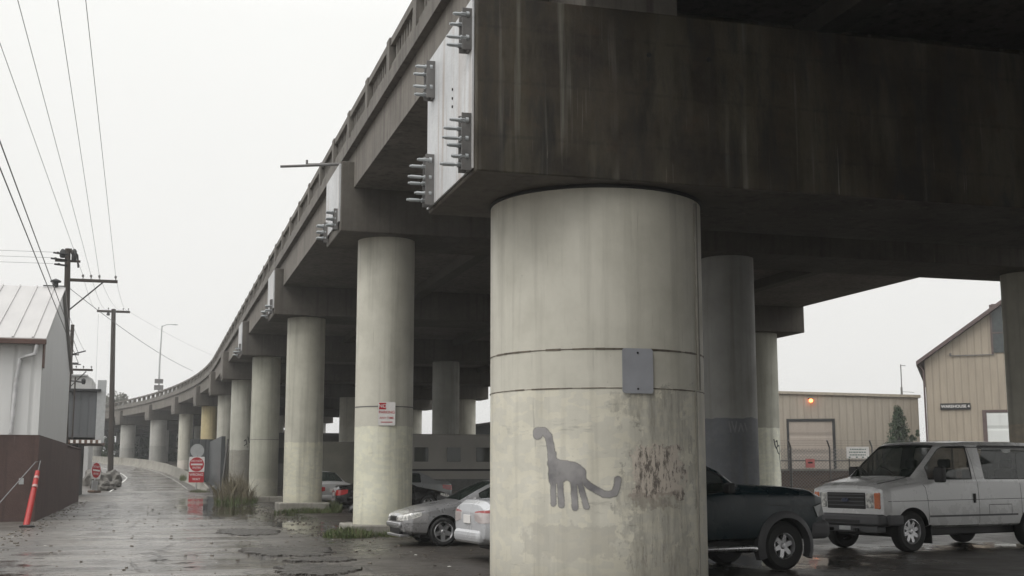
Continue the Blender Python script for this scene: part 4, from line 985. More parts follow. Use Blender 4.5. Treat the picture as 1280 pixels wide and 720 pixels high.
    bmesh.ops.delete(bm, geom=[f for comp in isl for f in comp], context='FACES')
    me3 = bpy.data.meshes.new(body); bm.to_mesh(me3); bm.free()
    for mt in mats: me3.materials.append(mt)
    shade(me3, 32)
    b = bpy.data.objects.new(body, me3); C.objects.link(b); b.parent = root
    for nm_, p in parts: p.build(nm_, M_GLASS, root, smooth=True)
    return b, BVHTree.FromPolygons([v_.co for v_ in me3.vertices], [p.vertices for p in me3.polygons])
def surf(bv, x, z, side=1):
    h_ = bv.ray_cast(Vector((x, side*3, z)), Vector((0, -side, 0)))
    return h_[0]
def seam(root, bv, pts, w=.010, mat=None, side=1, name='panel_gap', lift=.002, t=.0):
    m = MB(); P = []
    for (a_, b_) in zip(pts, pts[1:]):
        k = max(1, int((Vector(a_)-Vector(b_)).length/.06))
        for i in range(k): q = Vector(a_).lerp(Vector(b_), i/k); P.append(q)
    P.append(Vector(pts[-1])); vs = []
    for i, q in enumerate(P):
        d = (P[min(i+1, len(P)-1)]-P[max(i-1, 0)]).normalized(); nn = Vector((d.y, -d.x))*w/2
        for s_ in (-1, 1):
            r_ = q+nn*s_; h_ = surf(bv, r_.x, r_.y, side)
            if h_ is None: h_ = Vector((r_.x, side*.9, r_.y))
            vs.append(h_+Vector((0, side*(lift+t), 0)))
    m.add(vs, [(2*i, 2*i+1, 2*i+3, 2*i+2) for i in range(len(P)-1)])
    return m.build(name, mat or M_DARK, root)
def lens(root, bv, c, fx, sy, prof, mat, name):
    a = math.radians(40); d = Vector((-fx*math.cos(a), -sy*math.sin(a), 0)); u = Vector((-fx*math.sin(a), sy*math.cos(a), 0))
    vs = []; K = 4; P = []
    for (p, q) in zip(prof, prof[1:]):
        for k in range(3): P.append([p[i]+(q[i]-p[i])*k/3 for i in range(3)])
    P.append(list(prof[-1]))
    for (uu, z0, z1) in P:
        for k in range(K+1):
            z = z0+(z1-z0)*k/K; o = Vector((c[0], c[1], z))+u*uu-d*1.5; h = bv.ray_cast(o, d)[0]
            if h is None: h = o+d*1.55
            vs.append(h-d*.010)
    n = len(vs); nc = K+1; vs += [v_+d*.03 for v_ in vs]; fs = []
    for i in range(len(P)-1):
        for k in range(K): fs.append((i*nc+k, i*nc+k+1, (i+1)*nc+k+1, (i+1)*nc+k))
        fs.append((i*nc, (i+1)*nc, n+(i+1)*nc, n+i*nc)); fs.append((i*nc+K, n+i*nc+K, n+(i+1)*nc+K, (i+1)*nc+K))
    for k in range(K): fs.append((k, n+k, n+k+1, k+1)); q = (len(P)-1)*nc; fs.append((q+k, q+k+1, n+q+k+1, n+q+k))
    m = MB(); m.add(vs, fs); return m.build(name, mat, root, smooth=True)
def wheel(root, x, y, R, wdt, side, spokes=5, rimr=.62, rimmat=None, wid=.30, turn=0):
    w = empty('wheel', (x, y, R)); w.parent = root; w.rotation_euler = (0, 0, turn)
    Mx_ = Matrix.Rotation(-side*PI/2, 4, 'X')   # local z -> outward (y*side)
    h_ = wdt/2; rr_ = R*rimr
    m = MB(); m.lathe([(rr_, -h_*.9), (R*.86, -h_), (R*.97, -h_*.75), (R, -h_*.4), (R, h_*.4), (R*.97, h_*.75), (R*.86, h_), (rr_*1.03, h_*.92), (rr_, h_*.8)], 48, M=Mx_, close=True); m.build('tyre', M_RUBBER, w, smooth=True)
    m = MB(); m.lathe([(rr_+.002, -h_*.8), (rr_+.002, h_*.86), (rr_*.93, h_*.9), (rr_*.88, h_*.55), (rr_*.86, -h_*.1), (.02, -h_*.1)], 48, M=Mx_)
    rim = rimmat or M_RIM
    d = MB(); d.lathe([(rr_*.86, -h_*.1), (rr_*.86, -h_*.05)], 32, M=Mx_)
    rg = MB(); rg.lathe([(rr_*.86, h_*.3), (rr_+.002, h_*.3), (rr_+.002, h_*.88), (rr_*.95, h_*.92), (rr_*.88, h_*.6)], 48, M=Mx_, close=True)
    for k in range(spokes):
        a_ = 2*PI*k/spokes+.3; Mk = Mx_ @ Matrix.Rotation(a_, 4, 'Z'); s0, s1 = wid*rr_*.55, wid*rr_*.42
        rg.add([Mk @ Vector(p) for p in ((.1*rr_, -s0, h_*.55), (rr_*.92, -s1, h_*.62), (rr_*.92, s1, h_*.62), (.1*rr_, s0, h_*.55), (.1*rr_, -s0*1.2, h_*.2), (rr_*.9, -s1*1.2, h_*.25), (rr_*.9, s1*1.2, h_*.25), (.1*rr_, s0*1.2, h_*.2))], [(0, 1, 2, 3), (0, 4, 5, 1), (2, 6, 7, 3), (1, 5, 6, 2)])
    rg.lathe([(rr_*.24, h_*.2), (rr_*.24, h_*.58), (rr_*.18, h_*.72), (.01, h_*.74)], 20, M=Mx_)
    rg.build('rim', rim, w, smooth=True); d.build('brake_disc', M_DARK, w)
    return w
def rbox(root, name, mat, x0, x1, y0, y1, z0, z1, bev=.02, label=None, M=None):
    m = MB(); m.box(x0, x1, y0, y1, z0, z1, M=M); return m.build(name, mat, root, bevel=bev, label=label, seg=3)

# ---- van -------------------------------------------------------------
M_VAN = paint('pale_grey_van_paint', (.70, .70, .70), .05, .25, .06)
VH = math.radians(194)
van = empty('van', (14.74+.2*math.cos(math.radians(14)), 23.28+.2*math.sin(math.radians(14)), 0), VH, 'pale grey passenger van with dark grille and dark side windows', 'van', scale=1.08)
# local x forward, origin under the front left wheel region -> shift so that front-left wheel sits at the origin
ZB = 1.30
vst = [(.93, .60, .80, 1.10, 1.16, .76, .82, .82, .66), (.89, .54, .80, 1.16, 1.22, .90, .93, .90, .76), (.72, .46, .80, 1.20, 1.28, .95, .98, .94, .82), (.40, .45, .80, 1.24, 1.34, .96, .99, .95, .85),
       (.02, .45, .80, 1.28, 1.40, .97, 1.0, .96, .86), (-.30, .42, .80, ZB, 1.66, .97, 1.0, .965, .85), (-.76, .40, .80, ZB, 2.02, .97, 1.0, .965, .79),
       (-.92, .40, .80, ZB, 2.07, .97, 1.0, .965, .785), (-1.56, .40, .80, ZB, 2.09, .97, 1.0, .965, .785), (-1.74, .40, .80, ZB, 2.10, .97, 1.0, .965, .785),
       (-1.90, .40, .80, ZB, 2.10, .97, 1.0, .965, .785), (-2.95, .40, .80, ZB, 2.10, .97, 1.0, .965, .785), (-3.0, .40, .80, ZB, 2.10, .97, 1.0, .965, .785),
       (-4.0, .42, .80, ZB, 2.09, .97, 1.0, .965, .785), (-4.2, .42, .80, ZB, 2.08, .97, 1.0, .965, .78), (-4.42, .5, .8, ZB-.02, 2.0, .93, .96, .93, .76), (-4.5, .6, .8, 1.2, 1.9, .88, .92, .90, .7)]
vb = empty('tmp', (0, 0, 0))
van_off = Matrix.Translation((0, -.83, 0))
body, bv = loft_car(van, vst, [M_VAN, M_GLASS, M_DARK], (.2, -3.3), .385, 1.0, glass_w=(4, 5), glass_s=(5, 6, 7, 10, 11, 12), glass_r=(15,))
bpy.data.objects.remove(vb)
for ax in (.2, -3.3):
    for sd_ in (1, -1): wheel(van, ax, sd_*.84, .385, .24, sd_, 8, .60, M_RIM, .34, 0)
seam(van, bv, [(-.12, 1.26), (-.18, 1.2), (-.22, .95), (-.24, .60), (-.26, .48)])
seam(van, bv, [(-1.66, .45), (-1.66, 1.30), (-1.63, 1.7), (-1.58, 2.0), (-.85, 1.98)])
seam(van, bv, [(-.26, .47), (-1.66, .47)]); seam(van, bv, [(-2.93, .47), (-2.93, 1.95)])
seam(van, bv, [(.80, .95), (-4.35, .98)], .010); seam(van, bv, [(-.25, .66), (-2.8, .66)], .035, M_CLAD, name='side_moulding', lift=.006)
seam(van, bv, [(-1.95, .66), (-2.62, .66), (-2.62, .86), (-1.95, .86), (-1.95, .66)], .012)
rbox(van, 'door_handle', M_DARK, -1.56, -1.50, .985, 1.01, .90, 1.08, .01)
# mirror
mr = rbox(van, 'mirror', M_DARK, -.50, -.38, 1.00, 1.22, 1.30, 1.60, .035); rbox(van, 'mirror', M_DARK, -.50, -.38, -1.22, -1.00, 1.30, 1.60, .035)
# front end
F = .895
rbox(van, 'grille_surround', M_VAN, F-.06, F+.035, -.85, .85, .72, 1.15, .06)
gr = rbox(van, 'grille', M_DARK, F+.0, F+.045, -.50, .50, .80, 1.11, .015)
for z_ in (.86, .93, 1.0, 1.06): rbox(van, 'grille_bar', M_CLAD, F+.03, F+.062, -.48, .48, z_, z_+.02, .004)
m = MB(); m.lathe([(.095, 0), (.095, .012), (.08, .016)], 28, M=Matrix.Translation((F+.062, 0, .965)) @ Matrix.Rotation(PI/2, 4, 'Y') @ Matrix.Diagonal((.42, 1, 1, 1))); m.build('badge', simple('dark_blue_badge', (.03, .04, .08), .3), van)
for sy in (1, -1):
    y0, y1 = (.52, .70) if sy > 0 else (-.70, -.52)
    rbox(van, 'headlight', M_LENS, F+.0, F+.055, y0, y1, .82, 1.10, .02)
    y0, y1 = (.705, .86) if sy > 0 else (-.86, -.705)
    rbox(van, 'turn_signal', M_AMB, F-.12, F+.042, y0, y1, .80, 1.12, .03)
rbox(van, 'bumper', M_CLAD, F-.1, F+.16, -.93, .93, .50, .71, .05)
rbox(van, 'bumper_side', M_CLAD, F-.45, F-.05, .86, .99, .50, .70, .04); rbox(van, 'bumper_side', M_CLAD, F-.45, F-.05, -.99, -.86, .50, .70, .04)
rbox(van, 'bumper_slot', M_DARK, F+.15, F+.164, -.45, .45, .545, .60, .004)
rbox(van, 'air_dam', M_PLAST, F-.15, F+.09, -.82, .82, .36, .50, .03); rbox(van, 'number_plate', M_BACK, F+.09, F+.10, -.15, .15, .40, .48, .004)
rbox(van, 'mud_flap', M_DARK, -.30, -.27, .70, .98, .15, .50, .01)
rbox(van, 'underbody', M_DARK, -4.2, .5, -.7, .7, .28, .5, .03)
# roof gutter and wipers
seam(van, bv, [(-.9, 1.985), (-4.2, 1.985)], .02, M_PLAST, name='drip_rail', lift=.008)
M_SEAT = simple('seat_cloth', (.09, .09, .095), .9, 0, .2, 10)
for x_ in (-1.15, -2.1, -3.0):
    for y_ in (.42, -.42): rbox(van, 'seat', M_SEAT, x_-.25, x_+.25, y_-.25, y_+.25, .8, 1.0, .05); rbox(van, 'seat', M_SEAT, x_-.30, x_-.14, y_-.25, y_+.25, 1.0, 1.55, .05); rbox(van, 'headrest', M_SEAT, x_-.28, x_-.17, y_-.13, y_+.13, 1.57, 1.75, .04)
rbox(van, 'dashboard', M_DARK, -.45, -.05, -.85, .85, 1.0, 1.33, .06)
m = MB(); m.lathe([(.19, -.015), (.21, 0), (.19, .015)], 24, M=Matrix.Translation((-.60, .42, 1.32)) @ Matrix.Rotation(-.9, 4, 'Y'), close=True); m.build('steering_wheel', M_DARK, van)
# interior: seats and pale partition seen through the door window
for y_ in (.35, -.30):
    m = MB(); m.tube([(.02, y_, 1.46), (-.10, y_-.25, 1.56), (-.16, y_-.45, 1.60)], .012, 6); m.build('wiper', M_DARK, van)
for sd_ in (1, -1):
    m = MB(); m.tube([(.86, sd_*.74, 1.275), (.45, sd_*.80, 1.345), (.05, sd_*.82, 1.42)], .006, 6); m.build('bonnet_gap', M_DARK, van)
rbox(van, 'tow_hook', M_DARK, F+.08, F+.2, .30, .36, .38, .44, .01); rbox(van, 'tow_hook', M_DARK, F+.08, F+.2, -.36, -.30, .38, .44, .01)
rbox(van, 'fog_cover', M_DARK, F+.02, F+.1, -.6, -.5, .42, .5, .01)

# ---- dark green off-roader ------------------------------------------
M_SUV = paint('dark_green_paint', (.004, .017, .023), 0, .25, .01); M_SUV.node_tree.nodes['Principled BSDF'].inputs['Coat Weight'].default_value = .12; M_SUV.node_tree.nodes['Principled BSDF'].inputs['Specular IOR Level'].default_value = .35
suv = empty('off_road_car', (10.03, 19.72, 0), math.radians(10), 'dark green off-road car with grey arches, half hidden by the front column', 'car', scale=1.05)
sst_ = [(.88, .55, .75, 1.06, 1.13, .68, .70, .70, .54), (.82, .48, .72, 1.13, 1.22, .80, .84, .82, .66), (.64, .45, .72, 1.17, 1.27, .86, .89, .87, .74), (.2, .45, .72, 1.19, 1.31, .88, .91, .88, .76),
        (-.45, .45, .72, 1.20, 1.33, .88, .91, .88, .76), (-.80, .45, .72, 1.20, 1.35, .88, .91, .88, .77), (-1.10, .45, .72, 1.20, 1.56, .88, .91, .88, .74), (-1.45, .45, .72, 1.15, 1.72, .88, .91, .88, .68), (-1.8, .45, .72, 1.15, 1.77, .88, .91, .88, .67),
        (-2.2, .45, .72, 1.15, 1.78, .88, .91, .88, .67), (-2.32, .45, .72, 1.15, 1.79, .88, .91, .88, .67), (-3.3, .45, .72, 1.15, 1.80, .88, .91, .88, .67), (-3.55, .5, .75, 1.15, 1.7, .84, .88, .86, .66), (-3.62, .6, .8, 1.1, 1.5, .8, .84, .82, .64)]
b_, bvs = loft_car(suv, sst_, [M_SUV, M_GLASS, M_DARK], (0, -2.65), .385, .91, glass_w=(5, 6), glass_s=(6, 7, 8, 10))
for ax in (0, -2.65):
    for sd_ in (1, -1): wheel(suv, ax, sd_*.76, .385, .26, sd_, 6, .53, M_RIM, .38)
for sd_ in (1, -1):
    for ax in (0, -2.65):  # flared arches
        m = MB(); prev = []
        K = 18
        for k in range(K+1):
            a_ = math.radians(-22+224*k/K); 
            for (r_, y_) in ((.445, .80), (.445, .965), (.50, .955), (.55, .91), (.55, .80)):
                p = Vector((ax+r_*math.cos(a_), sd_*y_, .385+r_*math.sin(a_))); prev.append(p)
        n_ = 5; m.add(prev, [(i*n_+k, i*n_+(k+1) % n_, (i+1)*n_+(k+1) % n_, (i+1)*n_+k) for i in range(K) for k in range(n_)]+[tuple(range(n_)), tuple(K*n_+k for k in range(n_))[::-1]])
        m.build('fender_flare', M_CLAD, suv, smooth=True)
    m = MB(); m.tube([(-.62, sd_*.95, .36), (-.75, sd_*1.0, .38), (-1.9, sd_*1.0, .38), (-2.03, sd_*.95, .36)], .04, 10); m.build('side_step', M_RIM, suv, smooth=True)
    seam(suv, bvs, [(.60, .98), (.55, 1.0), (-.6, 1.04)], .008, side=sd_); seam(suv, bvs, [(-.72, .5), (-.72, 1.12)], .010, side=sd_); seam(suv, bvs, [(-1.85, .5), (-1.85, 1.15)], .010, side=sd_)
    m = MB(); m.add([(.66, sd_*.905, .82), (.83, sd_*.86, .86), (.77, sd_*.875, 1.05), (.58, sd_*.905, 1.0), (.66, sd_*.80, .82), (.83, sd_*.76, .86), (.77, sd_*.77, 1.05), (.58, sd_*.80, 1.0)], [(0, 1, 2, 3), (7, 6, 5, 4), (0, 4, 5, 1), (1, 5, 6, 2), (2, 6, 7, 3), (3, 7, 4, 0)]); m.build('headlight', simple('smoked_lens', (.10, .11, .11), .15, 0, .2, 9, 0, coat=1), suv, bevel=.01)
    rbox(suv, 'mirror', M_DARK, -1.22, -1.10, *( (.95, 1.12) if sd_ > 0 else (-1.12, -.95)), 1.22, 1.38, .03)
rbox(suv, 'bumper', M_CLAD, .52, .94, -.90, .90, .48, .78, .09)
rbox(suv, 'grille', M_DARK, .86, .92, -.42, .42, .80, 1.0, .02)
rbox(suv, 'bull_bar', M_RIM, .90, .93, -.60, .60, 1.05, 1.075, .01)
rbox(suv, 'underbody', M_DARK, -3.3, .5, -.65, .65, .28, .5, .03)
for sy in (.55, -.55):
    m = MB(); m.tube([(-1.5, sy, 1.85), (-3.3, sy, 1.87)], .02, 8); m.tube([(-1.5, sy, 1.72), (-1.5, sy, 1.86)], .02, 8); m.build('roof_rail', M_CLAD, suv)

# ---- sedans ----------------------------------------------------------
def sedan(name, loc, rz, pnt, label, scale=1.0, tail=M_TAIL, group=None, dark_lens=False, R=.315):
    r = empty(name, loc, rz, label, 'car', group, scale)
    s_ = [(.92, .42, .52, .60, .63, .48, .52, .52, .34), (.86, .30, .50, .66, .69, .66, .70, .68, .48), (.70, .24, .50, .71, .76, .78, .82, .80, .62), (.35, .22, .50, .77, .85, .84, .88, .85, .70), (-.15, .22, .52, .84, .94, .86, .90, .86, .74),
          (-.42, .22, .52, .87, .99, .86, .90, .86, .74), (-.85, .22, .52, .90, 1.22, .86, .90, .86, .70), (-1.25, .22, .52, .91, 1.40, .86, .90, .86, .60), (-1.55, .22, .52, .92, 1.44, .86, .90, .86, .58), (-1.66, .22, .52, .92, 1.45, .86, .90, .86, .58),
          (-2.35, .22, .52, .93, 1.42, .86, .90, .86, .58), (-2.75, .22, .52, .94, 1.24, .86, .90, .86, .64), (-3.05, .23, .54, .95, 1.06, .85, .89, .85, .70), (-3.30, .26, .55, .95, 1.04, .84, .88, .83, .70), (-3.60, .30, .56, .93, 1.02, .80, .85, .81, .68), (-3.70, .34, .58, .86, .95, .74, .79, .76, .6), (-3.74, .42, .58, .72, .80, .62, .68, .66, .5)]
    b, bq = loft_car(r, s_, [pnt, M_GLASS, M_DARK], (0, -2.68), R, .89, glass_w=(5, 6), glass_s=(6, 7, 9), glass_r=(10, 11))
    for ax in (0, -2.68):
        for sd_ in (1, -1): wheel(r, ax, sd_*.78, R, .20, sd_, 5, .68, M_RIM, .42)
    for sd_ in (1, -1):
        seam(r, bq, [(-.42, .86), (-.55, .6), (-.55, .28)], .008, side=sd_); seam(r, bq, [(-1.6, .28), (-1.6, .91)], .008, side=sd_); seam(r, bq, [(-2.25, .5), (-2.45, .93)], .008, side=sd_)
        seam(r, bq, [(.86, .50), (.38, .50)], .008, side=sd_)
        # lamps follow the body round the corners
        lens(r, bq, (.80, sd_*.62), 1, sd_, [(-.34, .56, .63), (-.2, .55, .665), (-.05, .555, .69), (.12, .575, .715), (.26, .61, .735), (.36, .66, .745)], M_LENS, 'headlight')
        lens(r, bq, (-3.62, sd_*.70), -1, sd_, [(-.34, .70, .84), (-.2, .66, .86), (-.05, .655, .87), (.12, .665, .88), (.24, .69, .885), (.34, .74, .885)], tail, 'taillight')
        rbox(r, 'mirror', pnt, -.80, -.66, *((.90, 1.06) if sd_ > 0 else (-1.06, -.90)), .93, 1.06, .03)
        rbox(r, 'fog_lamp', M_LENS, .80, .845, *((.50, .62) if sd_ > 0 else (-.62, -.50)), .315, .37, .012)
        rbox(r, 'door_handle', pnt, -1.50, -1.36, *((.893, .915) if sd_ > 0 else (-.915, -.893)), .78, .81, .008)
    rbox(r, 'grille', M_DARK, .87, .94, -.26, .26, .54, .645, .02); rbox(r, 'lower_grille', M_DARK, .80, .90, -.44, .44, .27, .40, .02)
    rbox(r, 'bumper', pnt, .74, .955, -.60, .60, .40, .52, .045); rbox(r, 'lip', pnt, .70, .93, -.60, .60, .20, .26, .02)
    rbox(r, 'number_plate', M_WHITE, -3.765, -3.745, -.17, .17, .64, .78, .004)
    rbox(r, 'rear_bumper', pnt, -3.80, -3.45, -.66, .66, .30, .54, .10)
    rbox(r, 'underbody', M_DARK, -3.3, .5, -.65, .65, .17, .3, .03)
    return r
M_SIL = paint('silver_paint', (.42, .42, .43), .6, .26, .12); M_WHT = paint('white_paint', (.52, .53, .55), .1, .26, .12); M_BLK = paint('black_paint', (.012, .012, .013), .2, .2, .05)
g = G('clear_red_lens'); n = g.noise(g.coord((3, 3, 9)), 2.2, 2); sp = g.n('SeparateXYZ'); g.l(g.coord(), sp.inputs[0]); g.col(g.mix(g.rng(g.math('ADD', sp.outputs[2], g.math('MULTIPLY', n, .02)), .835, .845), (.50, .45, .44), (.36, .04, .04))); g.ro(.12); g.p.inputs['Coat Weight'].default_value = 1; M_TAILW = g.m
silver = sedan('parked_car', (6.2, 27.75, 0), math.radians(183), M_SIL, 'silver car with its nose showing between the near columns')
white = sedan('parked_car', (9.68, 22.9, 0), math.radians(5), M_WHT, 'white car whose tail shows beside the front column', 1.07, tail=M_TAILW)
black = sedan('parked_car', (10.9, 50.4, 0), math.radians(-2), M_BLK, 'black sedan parked behind the second near column')
back1 = sedan('parked_car', (9.4, 57.5, 0), math.radians(184), paint('light_grey_paint', (.36, .37, .38), .4, .3, .1), 'light grey car parked beyond the black sedan', 1.12)
back2 = sedan('parked_car', (7.0, 58.5, 0), math.radians(100), paint('pearl_paint', (.5, .5, .5), .2, .3, .1), 'pale car seen as a sliver between the third and fourth columns', 1.1)
back3 = sedan('parked_car', (19.5, 52.0, 0), math.radians(175), paint('charcoal_paint', (.03, .03, .033), .3, .25, .1), 'dark car parked beside the graffiti column under the deck', 1.0)

# long pale motorhome behind
mh = empty('motorhome', (16, 64, 0), 0, 'long cream motorhome with dark square windows behind the parked cars', 'motorhome')
M_RV = simple('cream_panel', (.38, .365, .335), .5, 0, .12, .6, .03)
m = MB(); m.box(-4.8, 6.0, 0, 2.4, .55, 3.55); m.build('body', M_RV, mh, bevel=.15, seg=3)
for x in (-4.1, -2.75, -1.0, .6, 2.6, 4.3): rbox(mh, 'window', M_GLASS, x, x+.75, -.025, .02, 2.1, 2.85, .03)
rbox(mh, 'stripe', M_DARK, -4.75, 5.9, -.012, .01, 1.62, 1.72, .003); rbox(mh, 'lower_panel', simple('grey_panel', (.16, .16, .155), .5), -4.75, 5.9, -.014, .01, .60, 1.2, .003)
for x in (-3.2, 4.0): w_ = wheel(mh, x, .12, .42, .25, -1, 6, .58)
# low dark buildings closing the view under the deck
def shed2(name, x0, x1, y0, y1, z, mat, label, wins=0):
    r = empty(name, ((x0+x1)/2, y0, 0), label=label, cat='building'); cx = (x0+x1)/2
    m = MB(); m.box(x0-cx, x1-cx, 0, y1-y0, -.2, z); m.build('wall', mat, r)
    m = MB(); m.box(x0-cx-.2, x1-cx+.2, -.2, y1-y0+.2, z+.002, z+.25); m.build('roof', M_BRKT, r)
    for k in range(wins):
        x = x0-cx+(k+.5)*(x1-x0)/wins; rbox(r, 'window', M_GLASS, x-.8, x+.8, -.05, .02, z*.45, z*.75, .01)
    return r
shed2('industrial_building', 11, 27, 128, 140, 5.2, simple('grey_brown_render', (.13, .125, .11), .8, 0, .2, .3), 'grey brown low building far under the deck between columns', 5)
shed2('industrial_building', 30, 47, 108, 126, 5.8, simple('blue_grey_sheet', (.16, .17, .175), .7, 0, .2, .3), 'blue grey low building beyond the right side of the deck', 4)
shed2('industrial_building', -30, 6, 215, 235, 4.0, simple('dull_green_render', (.10, .11, .09), .8, 0, .2, .3), 'dull green low building behind the far curve of the viaduct', 6)
shed2('industrial_building', -2, 26, 222, 236, 8.5, simple('dark_far_render', (.05, .052, .045), .8, 0, .25, .3), 'dark low building closing the view beyond the far columns', 5)
# concrete block row under the deck behind cars
m = MB(); m.box(7.2, 12.2, 63.5, 63.8, 0, 3.1); m.box(7.0, 7.1, 63.3, 63.4, 0, 3.4); tag(m.build('screen_fence', simple('dull_screen', (.15, .145, .12), .8, 0, .25, 1)), 'dull olive screen fence behind the black sedan', 'fence')
# trees
def tree(name, x, y, z0, spots, n, size, mat, label, seed, th=5):
    r = empty(name, (x, y, z0), label=label, cat='tree')
    m = MB(); m.tube([(0, 0, 0), (.1, 0, th*.5), (0, .1, th)], [.25, .17, .06], 8); 
    for s_ in spots[:8]: m.tube([(0, 0, th*.55), ((s_[0])*.6, s_[1]*.6, (th*.55+s_[2])*.5+.3), s_[:3]], [.1, .06, .02], 5)
    m.build('trunk', M_WOOD, r); leafy('crown', spots, n, size, mat, r, seed); return r
rr = random.Random(9)
def cloud(n, rx, ry, rz_, cz, r0): return [(rr.uniform(-1, 1)*rx, rr.uniform(-1, 1)*ry, cz+rr.uniform(-1, 1)*rz_, r0*rr.uniform(.5, 1.2)) for _ in range(n)]
tree('leafy_tree', -6.5, 205, 0, cloud(16, 4.5, 3, 2.0, 12.0, 1.4), 4200, .22, M_LEAFG, 'greyish tree rising above the far deck by the tall pole', 4, 12)
tree('leafy_tree', -8.5, 208, 0, cloud(22, 4, 3, 2.4, 4.6, 1.3), 7000, .20, M_LEAF, 'bright green tree seen through the far opening under the deck', 5, 5)
tree('leafy_tree', 5.5, 205, 0, cloud(60, 9, 3, 3.2, 4.4, 1.7), 16000, .20, M_CON, 'broad dark green tree behind the far columns under the deck', 6, 5)
# weeds ---------------------------------------------------------------
M_GRASS = leafmat('weed_green', (.05, .075, .022), (.13, .16, .06)); M_DRY = leafmat('dry_stalks', (.11, .095, .06), (.2, .17, .11))
def weeds(cx, cy, rx, ry, n, h0, h1, label, seed, dry=.3, dry_h=1.0, avoid=None):
    r = empty('weed_clump', (cx, cy, gz(cx, cy)), label=label, cat='weeds', group='weeds at the column feet'); q = random.Random(seed)
    gm_ = MB(); dm = MB()
    for i in range(n):
        a_ = q.uniform(0, 2*PI); t = q.random()**.6; x = rx*t*math.cos(a_); y = ry*t*math.sin(a_)
        if avoid and abs(x-avoid[0]) < avoid[2] and abs(y-avoid[1]) < avoid[2]: continue
        isd = q.random() < dry; hh = q.uniform(h0, h1)*(1-.45*t)*(dry_h if isd else 1); w = .012 if isd else .016
        d = Vector((q.gauss(0, .28), q.gauss(0, .28), 1)).normalized(); b = Vector((q.uniform(-1, 1), q.uniform(-1, 1), 0)).normalized()*w*hh**.3
        p0 = Vector((x, y, 0)); p1 = p0+d*hh*.55; p2 = p1+(d+Vector((q.gauss(0, .35), q.gauss(0, .35), -.25))).normalized()*hh*.5
        (dm if isd else gm_).add([p0-b, p0+b, p1+b*.8, p2, p1-b*.8], [(0, 1, 2, 3, 4)])
        if isd and q.random() < .8:
            for _ in range(4):
                pp = p0.lerp(p1, q.uniform(.4, 1)); e_ = pp+Vector((q.gauss(0, .16), q.gauss(0, .16), q.uniform(.05, .3)))*hh*.45
                dm.add([pp-b*.6, pp+b*.6, e_], [(0, 1, 2)])
    gm_.build('grass', M_GRASS, r); 
    if dm.f: dm.build('dry_stalks', M_DRY, r)
weeds(4.25, 65.5, 1.05, 3.8, 2600, .2, .62, 'tall weeds and dry stalks beside the third and fourth columns', 2, .18, 3.4)
weeds(4.9, 74, .8, 4, 700, .4, .8, 'tall dry scrub behind the tall weeds near the wrong way sign', 12, .7, 3.0)
weeds(4.75, 30.9, .62, .7, 1300, .12, .38, 'short grass tuft at the left foot of the sign column', 3, .15)
weeds(5.9, 30.75, .9, .22, 700, .08, .26, 'thin grass along the front of the sign column foot', 4, .2)
weeds(5.9, 48.75, 1.3, .3, 1100, .12, .34, 'grass along the front of the third column foot', 5, .2)
weeds(6.95, 49.2, .35, .5, 500, .25, .7, 'dark leafy weed at the right of the third column foot', 6, .1)
weeds(3.6, 97, .8, 2.5, 500, .1, .35, 'sparse grass at the foot of the wrong way sign', 7, .4)
weeds(3.2, 118, .6, 3, 500, .5, 1.1, 'green bush against the ramp barrier', 8, .1)
# dark bags and tarp by the third column
M_TARP = simple('grey_tarp', (.16, .165, .18), .45, 0, .25, 4, .3)
bg_ = blob('rubbish_bag', (7.75, 47.6, .22), .36, 4, simple('black_bag', (.015, .015, .016), .35, 0, .3, 9, .6), sc=(1, .9, .75), rough=.5); tag(bg_, 'black rubbish bag lying right of the third column', 'bag')
bg_ = blob('tarpaulin', (8.75, 47.6, .17), .62, 9, M_TARP, sc=(1.1, .8, .42), rough=.6); tag(bg_, 'crumpled grey tarpaulin on the ground near the black sedan', 'tarpaulin')
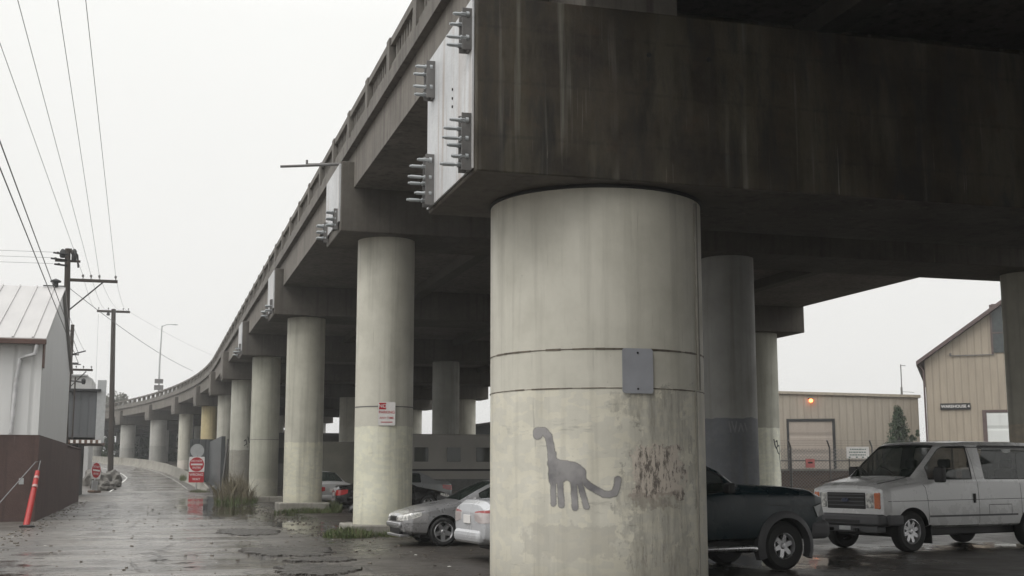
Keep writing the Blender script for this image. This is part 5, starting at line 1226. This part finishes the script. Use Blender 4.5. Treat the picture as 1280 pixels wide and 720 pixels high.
# litter and stones: grit everywhere, more along edges and column feet
rr = random.Random(21); lm = MB(); lf = MB()
def spot():
    k = rr.random()
    if k < .35: return rr.uniform(-3.2, 12), rr.uniform(15, 60)
    if k < .6: return rr.gauss(4.6, .5), rr.uniform(24, 95)
    if k < .8: return -3.5+abs(rr.gauss(0, .35)), rr.uniform(22, 70)
    cx_, cy_ = rr.choice([(5.84, 32.2), (5.84, 50), (6.16, 16.8), (15.85, 32.2)]); a_ = rr.uniform(0, 6.28); q_ = rr.uniform(1.0, 1.9); return cx_+q_*math.cos(a_), cy_+q_*math.sin(a_)
for i in range(1500):
    x, y = spot(); s_ = rr.uniform(.008, .035); z = gz(x, y)
    M_ = Matrix.Translation((x, y, z+s_*.3)) @ Matrix.Rotation(rr.uniform(0, 6), 4, 'Z') @ Matrix.Rotation(rr.uniform(-.4, .4), 4, 'X')
    lm.box(-s_, s_, -s_*.7, s_*.7, -s_*.4, s_*.4, M=M_)
for i in range(900):
    x, y = spot(); s_ = rr.uniform(.02, .06); z = gz(x, y)+.008; M_ = Matrix.Translation((x, y, z)) @ Matrix.Rotation(rr.uniform(0, 6), 4, 'Z') @ Matrix.Rotation(rr.uniform(-.3, .3), 4, 'X')
    lf.add([M_ @ Vector(p) for p in ((-s_, 0, 0), (0, -s_*.45, .006), (s_, 0, .004), (0, s_*.5, .01))], [(0, 1, 2, 3)], rr.randrange(3))
tag(lm.build('gravel', simple('loose_grit', (.12, .105, .085), .8)), kind='stuff')
tag(lf.build('leaf_litter', [simple('brown_leaf', (.07, .045, .025), .7), simple('pale_leaf', (.22, .19, .13), .7), simple('paper_scrap', (.5, .49, .46), .7)]), kind='stuff')

# ---------------------------------------------------------------- thin drizzle haze
hm = bpy.data.materials.new('haze'); hm.use_nodes = True; ht = hm.node_tree; ht.nodes.clear()
ho_ = ht.nodes.new('ShaderNodeOutputMaterial'); pv = ht.nodes.new('ShaderNodeVolumePrincipled'); pv.inputs['Color'].default_value = (.93, .94, .94, 1); pv.inputs['Density'].default_value = .0008; pv.inputs['Anisotropy'].default_value = .2
ht.links.new(pv.outputs[0], ho_.inputs['Volume'])
m = MB(); m.box(-2600, 2600, -1000, 3100, -1.5, 24); hz = m.build('haze', hm); tag(hz, kind='stuff')
